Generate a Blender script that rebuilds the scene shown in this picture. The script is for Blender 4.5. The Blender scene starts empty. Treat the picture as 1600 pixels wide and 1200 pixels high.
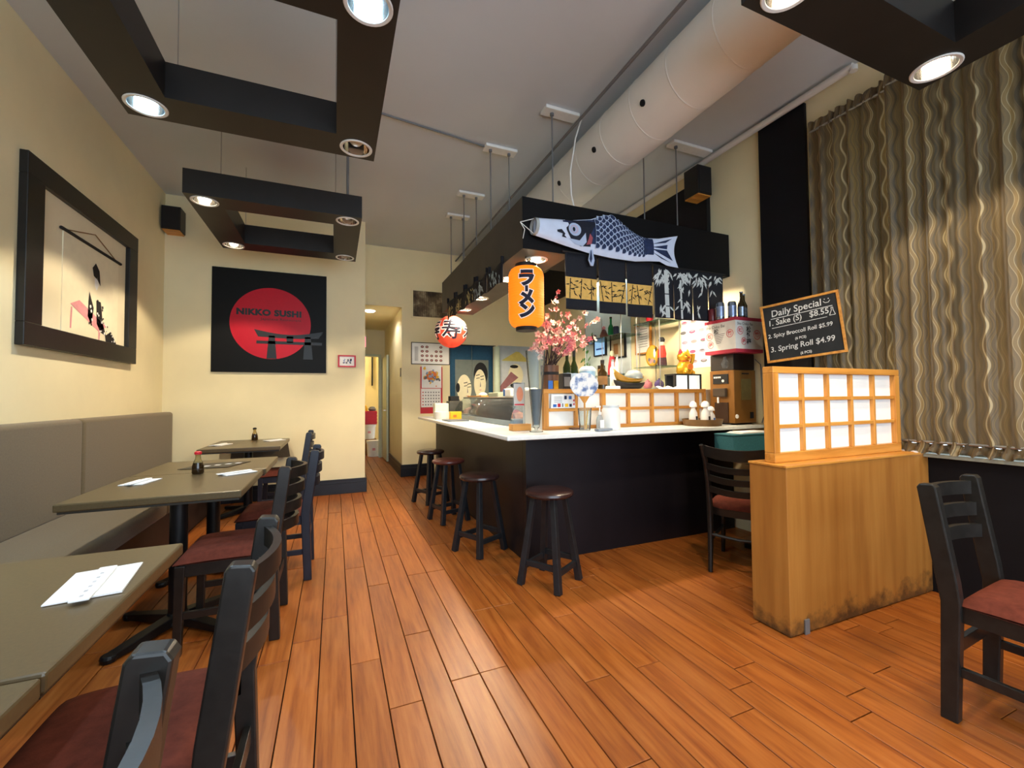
import bpy, bmesh, math, random
from mathutils import Vector, Matrix

# ------------------------------------------------------------------ camera, world, exposure
sc = bpy.context.scene
col = sc.collection
cam_d = bpy.data.cameras.new('camera')
cam = bpy.data.objects.new('camera', cam_d)
col.objects.link(cam)
cam_d.sensor_fit = 'HORIZONTAL'
cam_d.sensor_width = 36.0
cam_d.lens = 667.0 / 1600.0 * 36.0
cam_d.clip_start = 0.02
cam.matrix_world = Matrix(((0.92356955, -0.00401527, -0.38340991, 0.0),
                           (-0.38333079, -0.03252084, -0.92303841, 0.0),
                           (-0.00876256, 0.99946299, -0.03157444, 1.23),
                           (0, 0, 0, 1)))
sc.camera = cam

world = bpy.data.worlds.new('world')
sc.world = world
world.use_nodes = True
bgn = world.node_tree.nodes['Background']
bgn.inputs[0].default_value = (0.72, 0.86, 1.0, 1)      # overcast daylight in the street
bgn.inputs[1].default_value = 5.8

vs = sc.view_settings
vs.view_transform = 'Standard'
vs.look = 'None'
vs.gamma = 1.0
vs.exposure = 0.45
vs.use_curve_mapping = False
sc.cycles.max_bounces = 8
sc.cycles.diffuse_bounces = 5
sc.cycles.sample_clamp_indirect = 6.0
sc.cycles.caustics_reflective = False
sc.cycles.caustics_refractive = False


def area_light(name, loc, rot, sx, sy, energy, color, portal=False):
    d = bpy.data.lights.new(name, 'AREA')
    d.shape = 'RECTANGLE'
    d.size, d.size_y = sx, sy
    d.energy = energy
    d.color = color
    if portal:
        d.cycles.is_portal = True
    o = bpy.data.objects.new(name, d)
    col.objects.link(o)
    o.location = loc
    o.rotation_euler = rot
    return o


# the daylight enters through the storefront behind the camera and the window on the right
area_light('storefront_portal', (0.85, -2.36, 1.75), (math.radians(90), 0, 0), 4.2, 2.6, 1, (1, 1, 1), True)
area_light('side_window_portal', (3.62, 0.55, 2.05), (0, math.radians(90), 0), 2.3, 3.0, 1, (1, 1, 1), True)


def spot(name, loc, energy, color, size=100, blend=0.35, radius=0.04):
    d = bpy.data.lights.new(name, 'SPOT')
    d.energy = energy
    d.color = color
    d.spot_size = math.radians(size)
    d.spot_blend = blend
    d.shadow_soft_size = radius
    o = bpy.data.objects.new(name, d)
    col.objects.link(o)
    o.location = loc
    return o


# ------------------------------------------------------------------ helpers
PI = math.pi
rnd = random.Random(7)


def s2l(c):
    c = c / 255.0
    return c / 12.92 if c <= 0.04045 else ((c + 0.055) / 1.055) ** 2.4


def hexc(h):
    h = h.lstrip('#')
    return tuple(s2l(int(h[i:i + 2], 16)) for i in (0, 2, 4)) + (1.0,)


class NT:
    """small node-tree writer"""
    def __init__(self, m):
        m.use_nodes = True
        self.t = m.node_tree
        self.b = self.t.nodes['Principled BSDF']

    def n(self, kind, **kw):
        nd = self.t.nodes.new(kind)
        for k, v in kw.items():
            setattr(nd, k, v)
        return nd

    def link(self, a, b):
        self.t.links.new(a, b)

    def coord(self, which='Object', scale=(1, 1, 1)):
        if which == 'World':
            g = self.n('ShaderNodeNewGeometry').outputs['Position']
        else:
            g = self.n('ShaderNodeTexCoord').outputs[which]
        mp = self.n('ShaderNodeMapping')
        mp.inputs['Scale'].default_value = scale
        self.link(g, mp.inputs['Vector'])
        return mp.outputs['Vector']

    def noise(self, vec, scale, detail=4, rough=0.55):
        nn = self.n('ShaderNodeTexNoise')
        nn.inputs['Scale'].default_value = scale
        nn.inputs['Detail'].default_value = detail
        nn.inputs['Roughness'].default_value = rough
        self.link(vec, nn.inputs['Vector'])
        return nn.outputs['Fac']

    def ramp(self, fac, stops):
        r = self.n('ShaderNodeValToRGB')
        e = r.color_ramp.elements
        e[0].position, e[0].color = stops[0]
        e[1].position, e[1].color = stops[-1]
        for p, c in stops[1:-1]:
            x = e.new(p)
            x.color = c
        self.link(fac, r.inputs['Fac'])
        return r.outputs['Color']

    def bump(self, h, strength, dist=0.002):
        b = self.n('ShaderNodeBump')
        b.inputs['Strength'].default_value = strength
        b.inputs['Distance'].default_value = dist
        self.link(h, b.inputs['Height'])
        self.link(b.outputs['Normal'], self.b.inputs['Normal'])

    def math(self, op, a, b=None, c=None):
        m = self.n('ShaderNodeMath', operation=op)
        for i, v in enumerate((a, b, c)):
            if v is None:
                continue
            if isinstance(v, (int, float)):
                m.inputs[i].default_value = v
            else:
                self.link(v, m.inputs[i])
        return m.outputs[0]


MATS = {}


def mat(name, c, rough=0.6, metal=0.0, spec=0.5, var=0.12, vscale=14, bump=0.0, bscale=180, trans=0.0, ior=1.45,
        alpha=1.0, emit=None, estr=0.0, coat=0.0, stretch=(1, 1, 1), which='Object', sheen=0.0):
    """plain procedural material: base colour with soft noise variation and optional fine relief"""
    if name in MATS:
        return MATS[name]
    m = bpy.data.materials.new(name)
    t = NT(m)
    b = t.b
    base = hexc(c) if isinstance(c, str) else tuple(c) + (1.0,)
    b.inputs['Base Color'].default_value = base
    b.inputs['Roughness'].default_value = rough
    b.inputs['Metallic'].default_value = metal
    b.inputs['Specular IOR Level'].default_value = spec
    b.inputs['IOR'].default_value = ior
    b.inputs['Transmission Weight'].default_value = trans
    b.inputs['Alpha'].default_value = alpha
    b.inputs['Coat Weight'].default_value = coat
    b.inputs['Sheen Weight'].default_value = sheen
    if emit:
        b.inputs['Emission Color'].default_value = hexc(emit) if isinstance(emit, str) else tuple(emit) + (1,)
        b.inputs['Emission Strength'].default_value = estr
    if var > 0 and trans == 0:
        v = t.coord(which, stretch)
        f = t.noise(v, vscale)
        lo = tuple(x * (1 - var) for x in base[:3]) + (1,)
        hi = tuple(min(1, x * (1 + var)) for x in base[:3]) + (1,)
        t.link(t.ramp(f, [(0.3, lo), (0.7, hi)]), b.inputs['Base Color'])
    if bump > 0:
        t.bump(t.noise(t.coord(which, stretch), bscale, 3), bump)
    MATS[name] = m
    return m


def wood(name, lo, mid, hi, rough=0.45, axis='y', scale=1.0, coat=0.0, spec=0.5, random_obj=0.0, which='Object', bump=0.15):
    if name in MATS:
        return MATS[name]
    m = bpy.data.materials.new(name)
    t = NT(m)
    s = {'x': (2.2, 34, 34), 'y': (34, 2.2, 34), 'z': (34, 34, 2.2)}[axis]
    v = t.coord(which, tuple(a * scale for a in s))
    if random_obj > 0:
        oi = t.n('ShaderNodeObjectInfo')
        add = t.n('ShaderNodeVectorMath', operation='ADD')
        sc_ = t.n('ShaderNodeVectorMath', operation='SCALE')
        comb = t.n('ShaderNodeCombineXYZ')
        for i in range(3):
            t.link(oi.outputs['Random'], comb.inputs[i])
        t.link(comb.outputs[0], sc_.inputs[0])
        sc_.inputs['Scale'].default_value = 70
        t.link(v, add.inputs[0])
        t.link(sc_.outputs[0], add.inputs[1])
        v = add.outputs[0]
    f1 = t.noise(v, 1.0, 6, 0.62)
    c = t.ramp(f1, [(0.30, hexc(lo)), (0.5, hexc(mid)), (0.72, hexc(hi))])
    if random_obj > 0:
        hsv = t.n('ShaderNodeHueSaturation')
        val = t.math('MULTIPLY_ADD', oi.outputs['Random'], random_obj * 2, 1 - random_obj)
        t.link(val, hsv.inputs['Value'])
        t.link(c, hsv.inputs['Color'])
        c = hsv.outputs['Color']
    t.link(c, t.b.inputs['Base Color'])
    t.b.inputs['Roughness'].default_value = rough
    t.b.inputs['Specular IOR Level'].default_value = spec
    t.b.inputs['Coat Weight'].default_value = coat
    t.b.inputs['Coat Roughness'].default_value = 0.2
    if bump:
        t.bump(f1, bump, 0.001)
    MATS[name] = m
    return m


class MB:
    """collects faces of one part; build() links ONE mesh object"""
    def __init__(self):
        self.v, self.f, self.m = [], [], []
        self.cur = 0

    def face(self, pts, m=None):
        i = len(self.v)
        self.v += [tuple(p) for p in pts]
        self.f.append(tuple(range(i, i + len(pts))))
        self.m.append(self.cur if m is None else m)

    def mesh(self, vs_, fs, m=None):
        i = len(self.v)
        self.v += [tuple(p) for p in vs_]
        for f in fs:
            self.f.append(tuple(i + k for k in f))
            self.m.append(self.cur if m is None else m)
        return self

    def box(self, x0, y0, z0, x1, y1, z1, m=None):
        p = [(x0, y0, z0), (x1, y0, z0), (x1, y1, z0), (x0, y1, z0), (x0, y0, z1), (x1, y0, z1), (x1, y1, z1), (x0, y1, z1)]
        return self.mesh(p, [(0, 3, 2, 1), (4, 5, 6, 7), (0, 1, 5, 4), (1, 2, 6, 5), (2, 3, 7, 6), (3, 0, 4, 7)], m)

    def bar(self, a, b, w, h, w2=None, h2=None, side=None, m=None):
        """box from a to b, w across, h the other way; may taper to w2 x h2"""
        a, b = Vector(a), Vector(b)
        d = (b - a).normalized()
        if side is None:
            side = Vector((0, 0, 1)).cross(d)
            if side.length < 1e-4:
                side = Vector((1, 0, 0))
        side = Vector(side)
        side = (side - d * side.dot(d)).normalized()
        up = d.cross(side)
        w2 = w if w2 is None else w2
        h2 = h if h2 is None else h2
        p = []
        for c, ww, hh in ((a, w, h), (b, w2, h2)):
            for sx, sy in ((-1, -1), (1, -1), (1, 1), (-1, 1)):
                p.append(c + side * (sx * ww / 2) + up * (sy * hh / 2))
        return self.mesh(p, [(0, 3, 2, 1), (4, 5, 6, 7), (0, 1, 5, 4), (1, 2, 6, 5), (2, 3, 7, 6), (3, 0, 4, 7)], m)

    def lathe(self, prof, c=(0, 0, 0), n=24, m=None, axis='z', caps=True):
        cx, cy, cz = c
        vs_, fs = [], []
        for r, z in prof:
            for k in range(n):
                a = 2 * PI * k / n
                p = (r * math.cos(a), r * math.sin(a), z)
                if axis == 'y':
                    p = (p[0], p[2], p[1])
                elif axis == 'x':
                    p = (p[2], p[0], p[1])
                vs_.append((cx + p[0], cy + p[1], cz + p[2]))
        for i in range(len(prof) - 1):
            for k in range(n):
                q = (i * n + k, i * n + (k + 1) % n, (i + 1) * n + (k + 1) % n, (i + 1) * n + k)
                fs.append(q)
        if caps:
            if prof[0][0] > 1e-5:
                fs.append(tuple(reversed(range(n))))
            if prof[-1][0] > 1e-5:
                fs.append(tuple(range((len(prof) - 1) * n, len(prof) * n)))
        return self.mesh(vs_, fs, m)

    def tube(self, pts, r, n=8, m=None, r2=None):
        pts = [Vector(p) for p in pts]
        L = len(pts)
        vs_, fs = [], []
        prev = None
        for i, p in enumerate(pts):
            d = (pts[min(i + 1, L - 1)] - pts[max(i - 1, 0)]).normalized()
            if prev is None:
                s = d.orthogonal().normalized()
            else:
                s = (prev - d * prev.dot(d))
                s = s.normalized() if s.length > 1e-6 else d.orthogonal().normalized()
            prev = s
            u = d.cross(s)
            if isinstance(r, (list, tuple)):
                rr = r[i]
            else:
                rr = r if r2 is None else r + (r2 - r) * i / max(1, L - 1)
            for k in range(n):
                a = 2 * PI * k / n
                vs_.append(p + s * (rr * math.cos(a)) + u * (rr * math.sin(a)))
        for i in range(L - 1):
            for k in range(n):
                fs.append((i * n + k, i * n + (k + 1) % n, (i + 1) * n + (k + 1) % n, (i + 1) * n + k))
        fs.append(tuple(reversed(range(n))))
        fs.append(tuple(range((L - 1) * n, L * n)))
        return self.mesh(vs_, fs, m)

    def prism(self, poly, t0, t1, plane='xz', m=None):
        """2D outline given thickness from t0 to t1 along the third axis"""
        def P(a, b, t):
            return {'xz': (a, t, b), 'yz': (t, a, b), 'xy': (a, b, t)}[plane]
        n = len(poly)
        vs_ = [P(a, b, t0) for a, b in poly] + [P(a, b, t1) for a, b in poly]
        fs = [tuple(range(n)), tuple(reversed(range(n, 2 * n)))]
        for k in range(n):
            fs.append((k, n + k, n + (k + 1) % n, (k + 1) % n))
        return self.mesh(vs_, fs, m)

    def grid(self, fn, nu, nv, m=None, wrap=False):
        vs_ = [fn(i / nu, j / nv) for j in range(nv + 1) for i in range(nu + 1)]
        fs = []
        for j in range(nv):
            for i in range(nu):
                a = j * (nu + 1) + i
                fs.append((a, a + 1, a + nu + 2, a + nu + 1))
        return self.mesh(vs_, fs, m)

    def build(self, name, mats, parent=None, smooth=False, bevel=0.0, segs=2, kind=None, off=None, fixn=True, solid=0.0):
        me = bpy.data.meshes.new(name)
        vv = self.v
        if off is None and parent is not None:
            off = parent.get('_o')
        if off is not None:
            vv = [(x - off[0], y - off[1], z - off[2]) for x, y, z in vv]
        me.from_pydata(vv, [], self.f)
        if not isinstance(mats, (list, tuple)):
            mats = [mats]
        for mm in mats:
            me.materials.append(mm)
        me.polygons.foreach_set('material_index', self.m)
        bm = bmesh.new()
        bm.from_mesh(me)
        bmesh.ops.remove_doubles(bm, verts=bm.verts, dist=1e-5)
        if fixn:
            bmesh.ops.recalc_face_normals(bm, faces=bm.faces)
        bm.to_mesh(me)
        bm.free()
        if smooth:
            me.polygons.foreach_set('use_smooth', [True] * len(me.polygons))
            me.set_sharp_from_angle(angle=math.radians(42))
        o = bpy.data.objects.new(name, me)
        col.objects.link(o)
        if parent is not None:
            o.parent = parent
            if off is not None:
                o['_o'] = off
        if bevel > 0:
            md = o.modifiers.new('bevel', 'BEVEL')
            md.width = bevel
            md.segments = segs
            md.limit_method = 'ANGLE'
            md.angle_limit = math.radians(40)
        if solid > 0:
            md = o.modifiers.new('solid', 'SOLIDIFY')
            md.thickness = solid
        if kind:
            o['kind'] = kind
        return o


def tag(o, label, cat, group=None):
    o['label'] = label
    o['category'] = cat
    if group:
        o['group'] = group
    return o


def thing(name, label, cat, loc=(0, 0, 0), rz=0.0, group=None, local=False):
    """an Empty at the thing's base; parts are given in world coordinates unless local"""
    o = bpy.data.objects.new(name, None)
    o.empty_display_size = 0.05
    col.objects.link(o)
    o.location = loc
    o.rotation_euler = (0, 0, rz)
    if not local:
        o['_o'] = loc
    return tag(o, label, cat, group)


def struct(o):
    o['kind'] = 'structure'
    return o


def copy_thing(src, loc, rz, label, group=None):
    r = src.copy()
    col.objects.link(r)
    r.location = loc
    r.rotation_euler = (0, 0, rz)
    r['label'] = label
    if group:
        r['group'] = group
    for ch in list(src.children):
        c = ch.copy()
        col.objects.link(c)
        c.parent = r
        for g in list(ch.children):
            d = g.copy()
            col.objects.link(d)
            d.parent = c
    return r


_tc = {}


def text_geo(body, size=1.0, offset=0.0, align='CENTER', res=3, shear=0.0, spacing=1.0):
    """glyph outlines as a flat mesh (verts in 2D, faces), from the built-in font"""
    key = (body, size, offset, align, res, shear, spacing)
    if key in _tc:
        return _tc[key]
    cu = bpy.data.curves.new('glyphs', 'FONT')
    cu.body = body
    cu.size = size
    cu.offset = offset
    cu.align_x = align
    cu.align_y = 'CENTER'
    cu.resolution_u = res
    cu.shear = shear
    cu.space_character = spacing
    o = bpy.data.objects.new('glyphs', cu)
    col.objects.link(o)
    dg = bpy.context.evaluated_depsgraph_get()
    me = bpy.data.meshes.new_from_object(o.evaluated_get(dg))
    vs_ = [(v.co.x, v.co.y) for v in me.vertices]
    fs = [tuple(p.vertices) for p in me.polygons]
    bpy.data.objects.remove(o)
    bpy.data.curves.remove(cu)
    bpy.data.meshes.remove(me)
    _tc[key] = (vs_, fs)
    return vs_, fs


def put_text(mb, body, fn, size, m=None, **kw):
    """fn maps glyph-plane (a,b) to a 3D point"""
    vs_, fs = text_geo(body, size, **kw)
    mb.mesh([fn(a, b) for a, b in vs_], fs, m)


def fine(vs_, fs, cuts=2):
    """subdivide a flat glyph mesh so that it can bend round a lantern"""
    bm = bmesh.new()
    bv = [bm.verts.new((a, b, 0)) for a, b in vs_]
    for f in fs:
        try:
            bm.faces.new([bv[i] for i in f])
        except ValueError:
            pass
    bmesh.ops.triangulate(bm, faces=bm.faces)
    for _ in range(cuts):
        bmesh.ops.subdivide_edges(bm, edges=[e for e in bm.edges if e.calc_length() > 0.02], cuts=1)
        bmesh.ops.triangulate(bm, faces=bm.faces)
    bm.verts.index_update()
    out = [(v.co.x, v.co.y) for v in bm.verts], [tuple(v.index for v in f.verts) for f in bm.faces]
    bm.free()
    return out


def disc_pts(cx, cy, r, n=24, ry=None):
    ry = r if ry is None else ry
    return [(cx + r * math.cos(2 * PI * k / n), cy + ry * math.sin(2 * PI * k / n)) for k in range(n)]


# ------------------------------------------------------------------ materials
CREAM = mat('cream wall paint', '#e9dcb4', 0.75, var=0.035, vscale=2.5, bump=0.05, bscale=60, which='World')
CREAM2 = mat('yellow wall paint', '#ead9a4', 0.75, var=0.03, vscale=3, which='World')
CEIL = mat('ceiling paint', '#c3c8cd', 0.8, var=0.03, vscale=1.2, bump=0.04, bscale=40, which='World')
WHITE = mat('white paint', '#e8e6e0', 0.5, var=0.04)
DUCT = mat('duct metal painted white', '#dcd8d2', 0.55, var=0.03, vscale=3)
BLACK = mat('black stained wood', '#141313', 0.42, var=0.25, vscale=18, bump=0.05, bscale=90)
BLACKP = mat('black painted panel', '#0c0d12', 0.55, spec=0.25, var=0.2, vscale=6, which='World')
DADO = mat('black dado panel', '#0a0a0f', 0.6, spec=0.25, var=0.2, vscale=5, which='World')
BASEB = mat('dark navy baseboard', '#15171f', 0.38, var=0.15)
CANOPY = mat('charcoal canopy panel', '#484540', 0.55, var=0.12, vscale=5, spec=0.35)
FASCIA = mat('black canopy fascia', '#0b0a0b', 0.6, var=0.15, vscale=5, spec=0.2)
PEND = mat('black pendant frame', '#1b1817', 0.45, var=0.15, vscale=6, spec=0.4)
BARBODY = mat('dark bar front laminate', '#141116', 0.4, spec=0.35, var=0.25, vscale=4, stretch=(1, 1, 0.15))
BARTOP = mat('pale bar top laminate', '#dcdedb', 0.3, var=0.05, vscale=30)
TAUPE = mat('taupe upholstery', '#6a5b41', 0.8, var=0.10, vscale=90, bump=0.25, bscale=420, sheen=0.15)
BROWNK = mat('dark brown bench front', '#2a1712', 0.6, var=0.15)
TABLE = mat('dark olive laminate table', '#54462e', 0.33, var=0.13, vscale=120)
TEDGE = mat('dark table edge', '#2c271e', 0.5, var=0.15)
IRON = mat('black cast iron', '#121214', 0.4, metal=0.2, var=0.15)
CHAIRW = mat('black worn chair wood', '#1d1b19', 0.38, var=0.3, vscale=30, bump=0.06, bscale=60)
CHAIRW2 = mat('dark brown ladder chair wood', '#1f1a17', 0.33, var=0.3, vscale=20)
NAVYW = mat('blue black chair wood', '#191b26', 0.38, var=0.2, vscale=25)
RUST = mat('rust brown seat fabric', '#5e2c20', 0.9, var=0.2, vscale=40, bump=0.2, bscale=300, spec=0.2)
STOOLW = mat('grey black stool legs', '#1c1d20', 0.45, var=0.3, vscale=24, bump=0.05, bscale=80)
SEATDK = mat('dark maroon stool seat', '#34211f', 0.26, var=0.2, vscale=20)
SEATRD = mat('red brown stool seat', '#5e2f28', 0.28, var=0.2, vscale=20)
STEEL = mat('brushed steel', '#a9a9a8', 0.3, metal=0.9, var=0.06)
CHROME = mat('lamp reflector metal', '#e4e2df', 0.12, metal=1.0, var=0.0)
RINGW = mat('white lamp trim', '#d9d7d3', 0.4, var=0.03)
GREYPL = mat('grey plastic', '#6a6a6c', 0.5, var=0.06)
PAPER = mat('white paper', '#f0f0ee', 0.8, var=0.02)
SHOJI = mat('white shoji paper', '#eeeeea', 0.7, var=0.02)
OAK = wood('honey maple frame', '#a86c2a', '#c68738', '#d89c4c', 0.42, 'x', 0.8)
OAKZ = wood('honey maple upright', '#a86c2a', '#c68738', '#d89c4c', 0.42, 'z', 0.8)


def thin_glass(name, tint, reflect=0.5, haze=0.0):
    """thin clear sheet: passes light straight through, mirrors at grazing angles, optional milky share"""
    m = bpy.data.materials.new(name)
    t = NT(m)
    tr = t.n('ShaderNodeBsdfTransparent')
    tr.inputs[0].default_value = hexc(tint)
    gl = t.n('ShaderNodeBsdfGlossy')
    gl.inputs['Roughness'].default_value = 0.04
    gl.inputs['Color'].default_value = (reflect, reflect, reflect, 1)
    fr = t.n('ShaderNodeFresnel')
    fr.inputs[0].default_value = 1.18
    mx = t.n('ShaderNodeMixShader')
    t.link(fr.outputs[0], mx.inputs[0])
    t.link(tr.outputs[0], mx.inputs[1])
    t.link(gl.outputs[0], mx.inputs[2])
    out = mx.outputs[0]
    if haze > 0:
        t.b.inputs['Base Color'].default_value = hexc(tint)
        t.b.inputs['Roughness'].default_value = 0.3
        m2 = t.n('ShaderNodeMixShader')
        m2.inputs[0].default_value = haze
        t.link(out, m2.inputs[1])
        t.link(t.b.outputs[0], m2.inputs[2])
        out = m2.outputs[0]
    on = [x for x in t.t.nodes if x.type == 'OUTPUT_MATERIAL'][0]
    t.link(out, on.inputs['Surface'])
    return m


GLASSM = thin_glass('clear glass', '#f4f8f8', haze=0.05)
GLASSG = thin_glass('green tinted shelf glass', '#cfeadd', haze=0.08)
ACRYL = thin_glass('clear acrylic', '#eef3f6', haze=0.10)
WINGL = thin_glass('window glass', '#fdfefe', 0.6)
RED = mat('signal red', '#c01428', 0.4, var=0.05)
ORANGE = mat('orange paint', '#e0742a', 0.5, var=0.05)
YELLOW = mat('yellow card', '#eeb81e', 0.5, var=0.04)
BLUE = mat('print blue', '#2c64b4', 0.6, var=0.05)
NAVY = mat('indigo print', '#1a2440', 0.7, var=0.12)
INK = mat('black ink', '#0c0b0e', 0.7, var=0.1)
GREYINK = mat('grey ink', '#6c6b70', 0.8, var=0.1)
PINKINK = mat('pink ink', '#d9959b', 0.8, var=0.1)
GREEN = mat('leaf green', '#3f7a35', 0.6, var=0.2)
GOLD = mat('gold glaze', '#d7a42c', 0.25, metal=0.6, var=0.15)
TEAL = mat('teal speckled box', '#2f6670', 0.6, var=0.2, vscale=120)
SKIN = mat('pale print skin', '#e8e0bd', 0.8, var=0.04)

# ------------------------------------------------------------------ the setting
XL, XR, YA, YB, ZC, XC0, XC1 = -1.817, 3.47, 6.024, 6.9, 3.62, 0.374, 0.98

GROUT = mat('dark floor joint', '#0e0603', 0.9, var=0.1)
PLANK = wood('orange brown floor planks', '#76380f', '#93501b', '#a5622a', 0.40, 'y', 1.1, spec=0.5, random_obj=0.09, which='Object', bump=0.08)
b = MB()
b.box(XL - .1, -2.4, -0.05, XR + .1, 11.2, -0.012)
floor = struct(b.build('floor', GROUT))


def plank_mesh(L, W=0.1281, t=0.013, ch=0.0012):
    q = MB()
    w, l = W / 2, L / 2
    lo = [(-w, -l, -t), (w, -l, -t), (w, l, -t), (-w, l, -t)]
    md = [(x, y, -ch) for x, y, _ in lo]
    up = [(-w + ch, -l + ch, 0), (w - ch, -l + ch, 0), (w - ch, l - ch, 0), (-w + ch, l - ch, 0)]
    q.mesh(lo + md + up, [(8, 9, 10, 11)] + [(k, (k + 1) % 4, 4 + (k + 1) % 4, 4 + k) for k in range(4)] +
           [(4 + k, 4 + (k + 1) % 4, 8 + (k + 1) % 4, 8 + k) for k in range(4)])
    me = bpy.data.meshes.new('plank')
    me.from_pydata(q.v, [], q.f)
    me.materials.append(PLANK)
    return me


PW, PX0 = 0.1327, -0.193
known = {5: 1.857, 6: 1.861, 3: 1.79, 0: 2.45, 12: 1.228, 11: 1.61, 7: 1.2, 9: 1.62, 2: 2.15, 4: 2.3, 1: 1.45, 8: 2.4, 10: 0.95}
pm = {}
extra = MB()
npl = 0
LEN = 1.2
for k in range(-13, 29):
    x = PX0 + PW * (k + 0.5)
    if x < XL - .05 or x > XR + .05:
        continue
    y = known.get(k, rnd.uniform(0.2, 1.4)) % LEN
    y0 = y - 3 * LEN
    while y0 < 10.6:
        a, c = y0, y0 + LEN
        y0 += LEN
        ymax = 2.95 if x > 1.36 else (6.05 if x < 0.36 else (11.0 if x < 1.0 else 6.92))
        ymin = -2.3
        if x < -1.30:
            ymax = min(ymax, 2.2)
        a, c = max(a, ymin), min(c, ymax)
        if c - a < 0.05:
            continue
        seen = c > 0.45 and x > -1.35 and c < 9.5 and (x < 0.9 + 1.25 * c)
        if seen and npl < 298:
            L = round(c - a - 0.005, 3)
            me = pm.get(L)
            if me is None:
                me = pm[L] = plank_mesh(L)
            o = bpy.data.objects.new('plank', me)
            col.objects.link(o)
            o.parent = floor
            lift = rnd.uniform(-0.0008, 0.0008)
            o.location = (x, (a + c) / 2, lift)
            npl += 1
        else:
            extra.box(x - PW / 2 + .0015, a + .0015, -0.013, x + PW / 2 - .0015, c - .0015, 0.0)
ex = extra.build('plank_field', PLANK, floor)
ex['kind'] = 'stuff'

b = MB(); b.box(XL - .1, -2.4, ZC, XR + .12, YB + .1, ZC + .1)
struct(b.build('ceiling', CEIL))
b = MB(); b.box(XL - .12, -2.4, 0, XL, YA + .1, ZC)
struct(b.build('wall_left', CREAM))
b = MB(); b.box(XL - .12, YA, 0, XC0, 9.4, ZC)
struct(b.build('wall_back', CREAM))
b = MB(); b.box(XC1, YB, 0, XR + .12, YB + .12, ZC)
struct(b.build('wall_rear', CREAM))
b = MB(); b.box(XC1, YB + .12, 0, XC1 + .12, 9.4, 2.75)
struct(b.build('wall_corridor', CREAM))
b = MB(); b.box(XC0, YB, 2.68, XC1, YB + .1, ZC)
struct(b.build('wall_header', CREAM))
b = MB(); b.box(XC0, YB + .1, 2.68, XC1, 9.4, 2.75)
struct(b.build('ceiling_corridor', CREAM))
b = MB()                                                        # end of the corridor with its doorway
b.box(0.90, 9.4, 0, XC1 + .4, 9.5, 2.75)
b.box(-0.5, 9.4, 2.13, 0.90, 9.5, 2.75)
struct(b.build('wall_end', CREAM))
b = MB()
b.box(-0.6, 11.0, 0, 1.8, 11.1, 2.6)
b.box(-0.7, 9.5, 0, -0.6, 11.1, 2.6)
b.box(1.7, 9.5, 0, 1.8, 11.1, 2.6)
b.box(-0.7, 9.5, 2.6, 1.8, 11.1, 2.7)
struct(b.build('wall_storeroom', CREAM2))
JAMB = mat('pale green door paint', '#c9cfb4', 0.5, var=0.05)
b = MB(); b.box(0.855, 9.36, 0, 0.905, 9.42, 2.16); b.box(0.40, 9.36, 2.11, 0.855, 9.42, 2.16)
struct(b.build('trim_1', JAMB, bevel=.004))
dr = MB(); dr.box(0.925, 8.55, 0.02, 0.962, 9.33, 2.08)
door = struct(dr.build('door_1', JAMB, bevel=.004))
q = MB(); q.tube([(0.925, 8.63, 1.0), (0.885, 8.63, 1.0), (0.885, 8.72, 1.0)], .009)
q.build('door_handle', STEEL, door)

# right wall round the window, the sill and the black panels on it
b = MB()
b.box(XR, 2.06, 0, XR + .12, YB + .02, ZC)
b.box(XR, -2.4, 3.30, XR + .12, 2.06, ZC)
b.box(XR, -2.4, 0, XR + .12, 2.06, 0.855)
b.box(XR, -2.4, 0.855, XR + .12, -0.75, 3.30)
struct(b.build('wall_right', CREAM))
w1 = MB()
for y in (-0.75, 0.63, 2.01):
    w1.box(XR + .03, y, 0.86, XR + .09, y + .05, 3.30)
w1.box(XR + .03, -0.75, 0.86, XR + .09, 2.06, 0.91)
w1.box(XR + .03, -0.75, 3.25, XR + .09, 2.06, 3.30)
win = struct(w1.build('window_1', STEEL, bevel=.003))
for y0, y1 in ((-0.70, 0.63), (0.68, 2.01)):
    q = MB(); q.box(XR + .055, y0, 0.91, XR + .063, y1, 3.25)
    q.build('pane', WINGL, win)
q = MB(); q.box(XR - .075, -2.3, 0.838, XR + .03, 2.155, 0.862)
SILL = mat('worn grey sill', '#9da091', 0.5, var=0.15, vscale=30)
struct(q.build('trim_2', SILL, bevel=.003))
q = MB(); q.box(XR - .02, -2.3, 0.0, XR, 2.17, 0.838)
struct(q.build('trim_3', DADO))
q = MB(); q.box(XR - .03, 2.175, 0.0, XR, 2.575, 3.56)
struct(q.build('trim_4', BLACKP, bevel=.003))
q = MB(); q.box(XR - .05, 3.13, 2.87, XR, YB - .01, 3.43)
struct(q.build('trim_5', BLACKP, bevel=.003))
COOLP = mat('bluish glow wall panel', '#dfeff2', 0.35, var=0.03)  # bluish light on this stretch of wall put into the panel colour
q = MB(); q.box(XR - .012, 4.40, 1.0, XR, 5.46, 2.72)
struct(q.build('trim_6', COOLP, bevel=.002))


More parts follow.
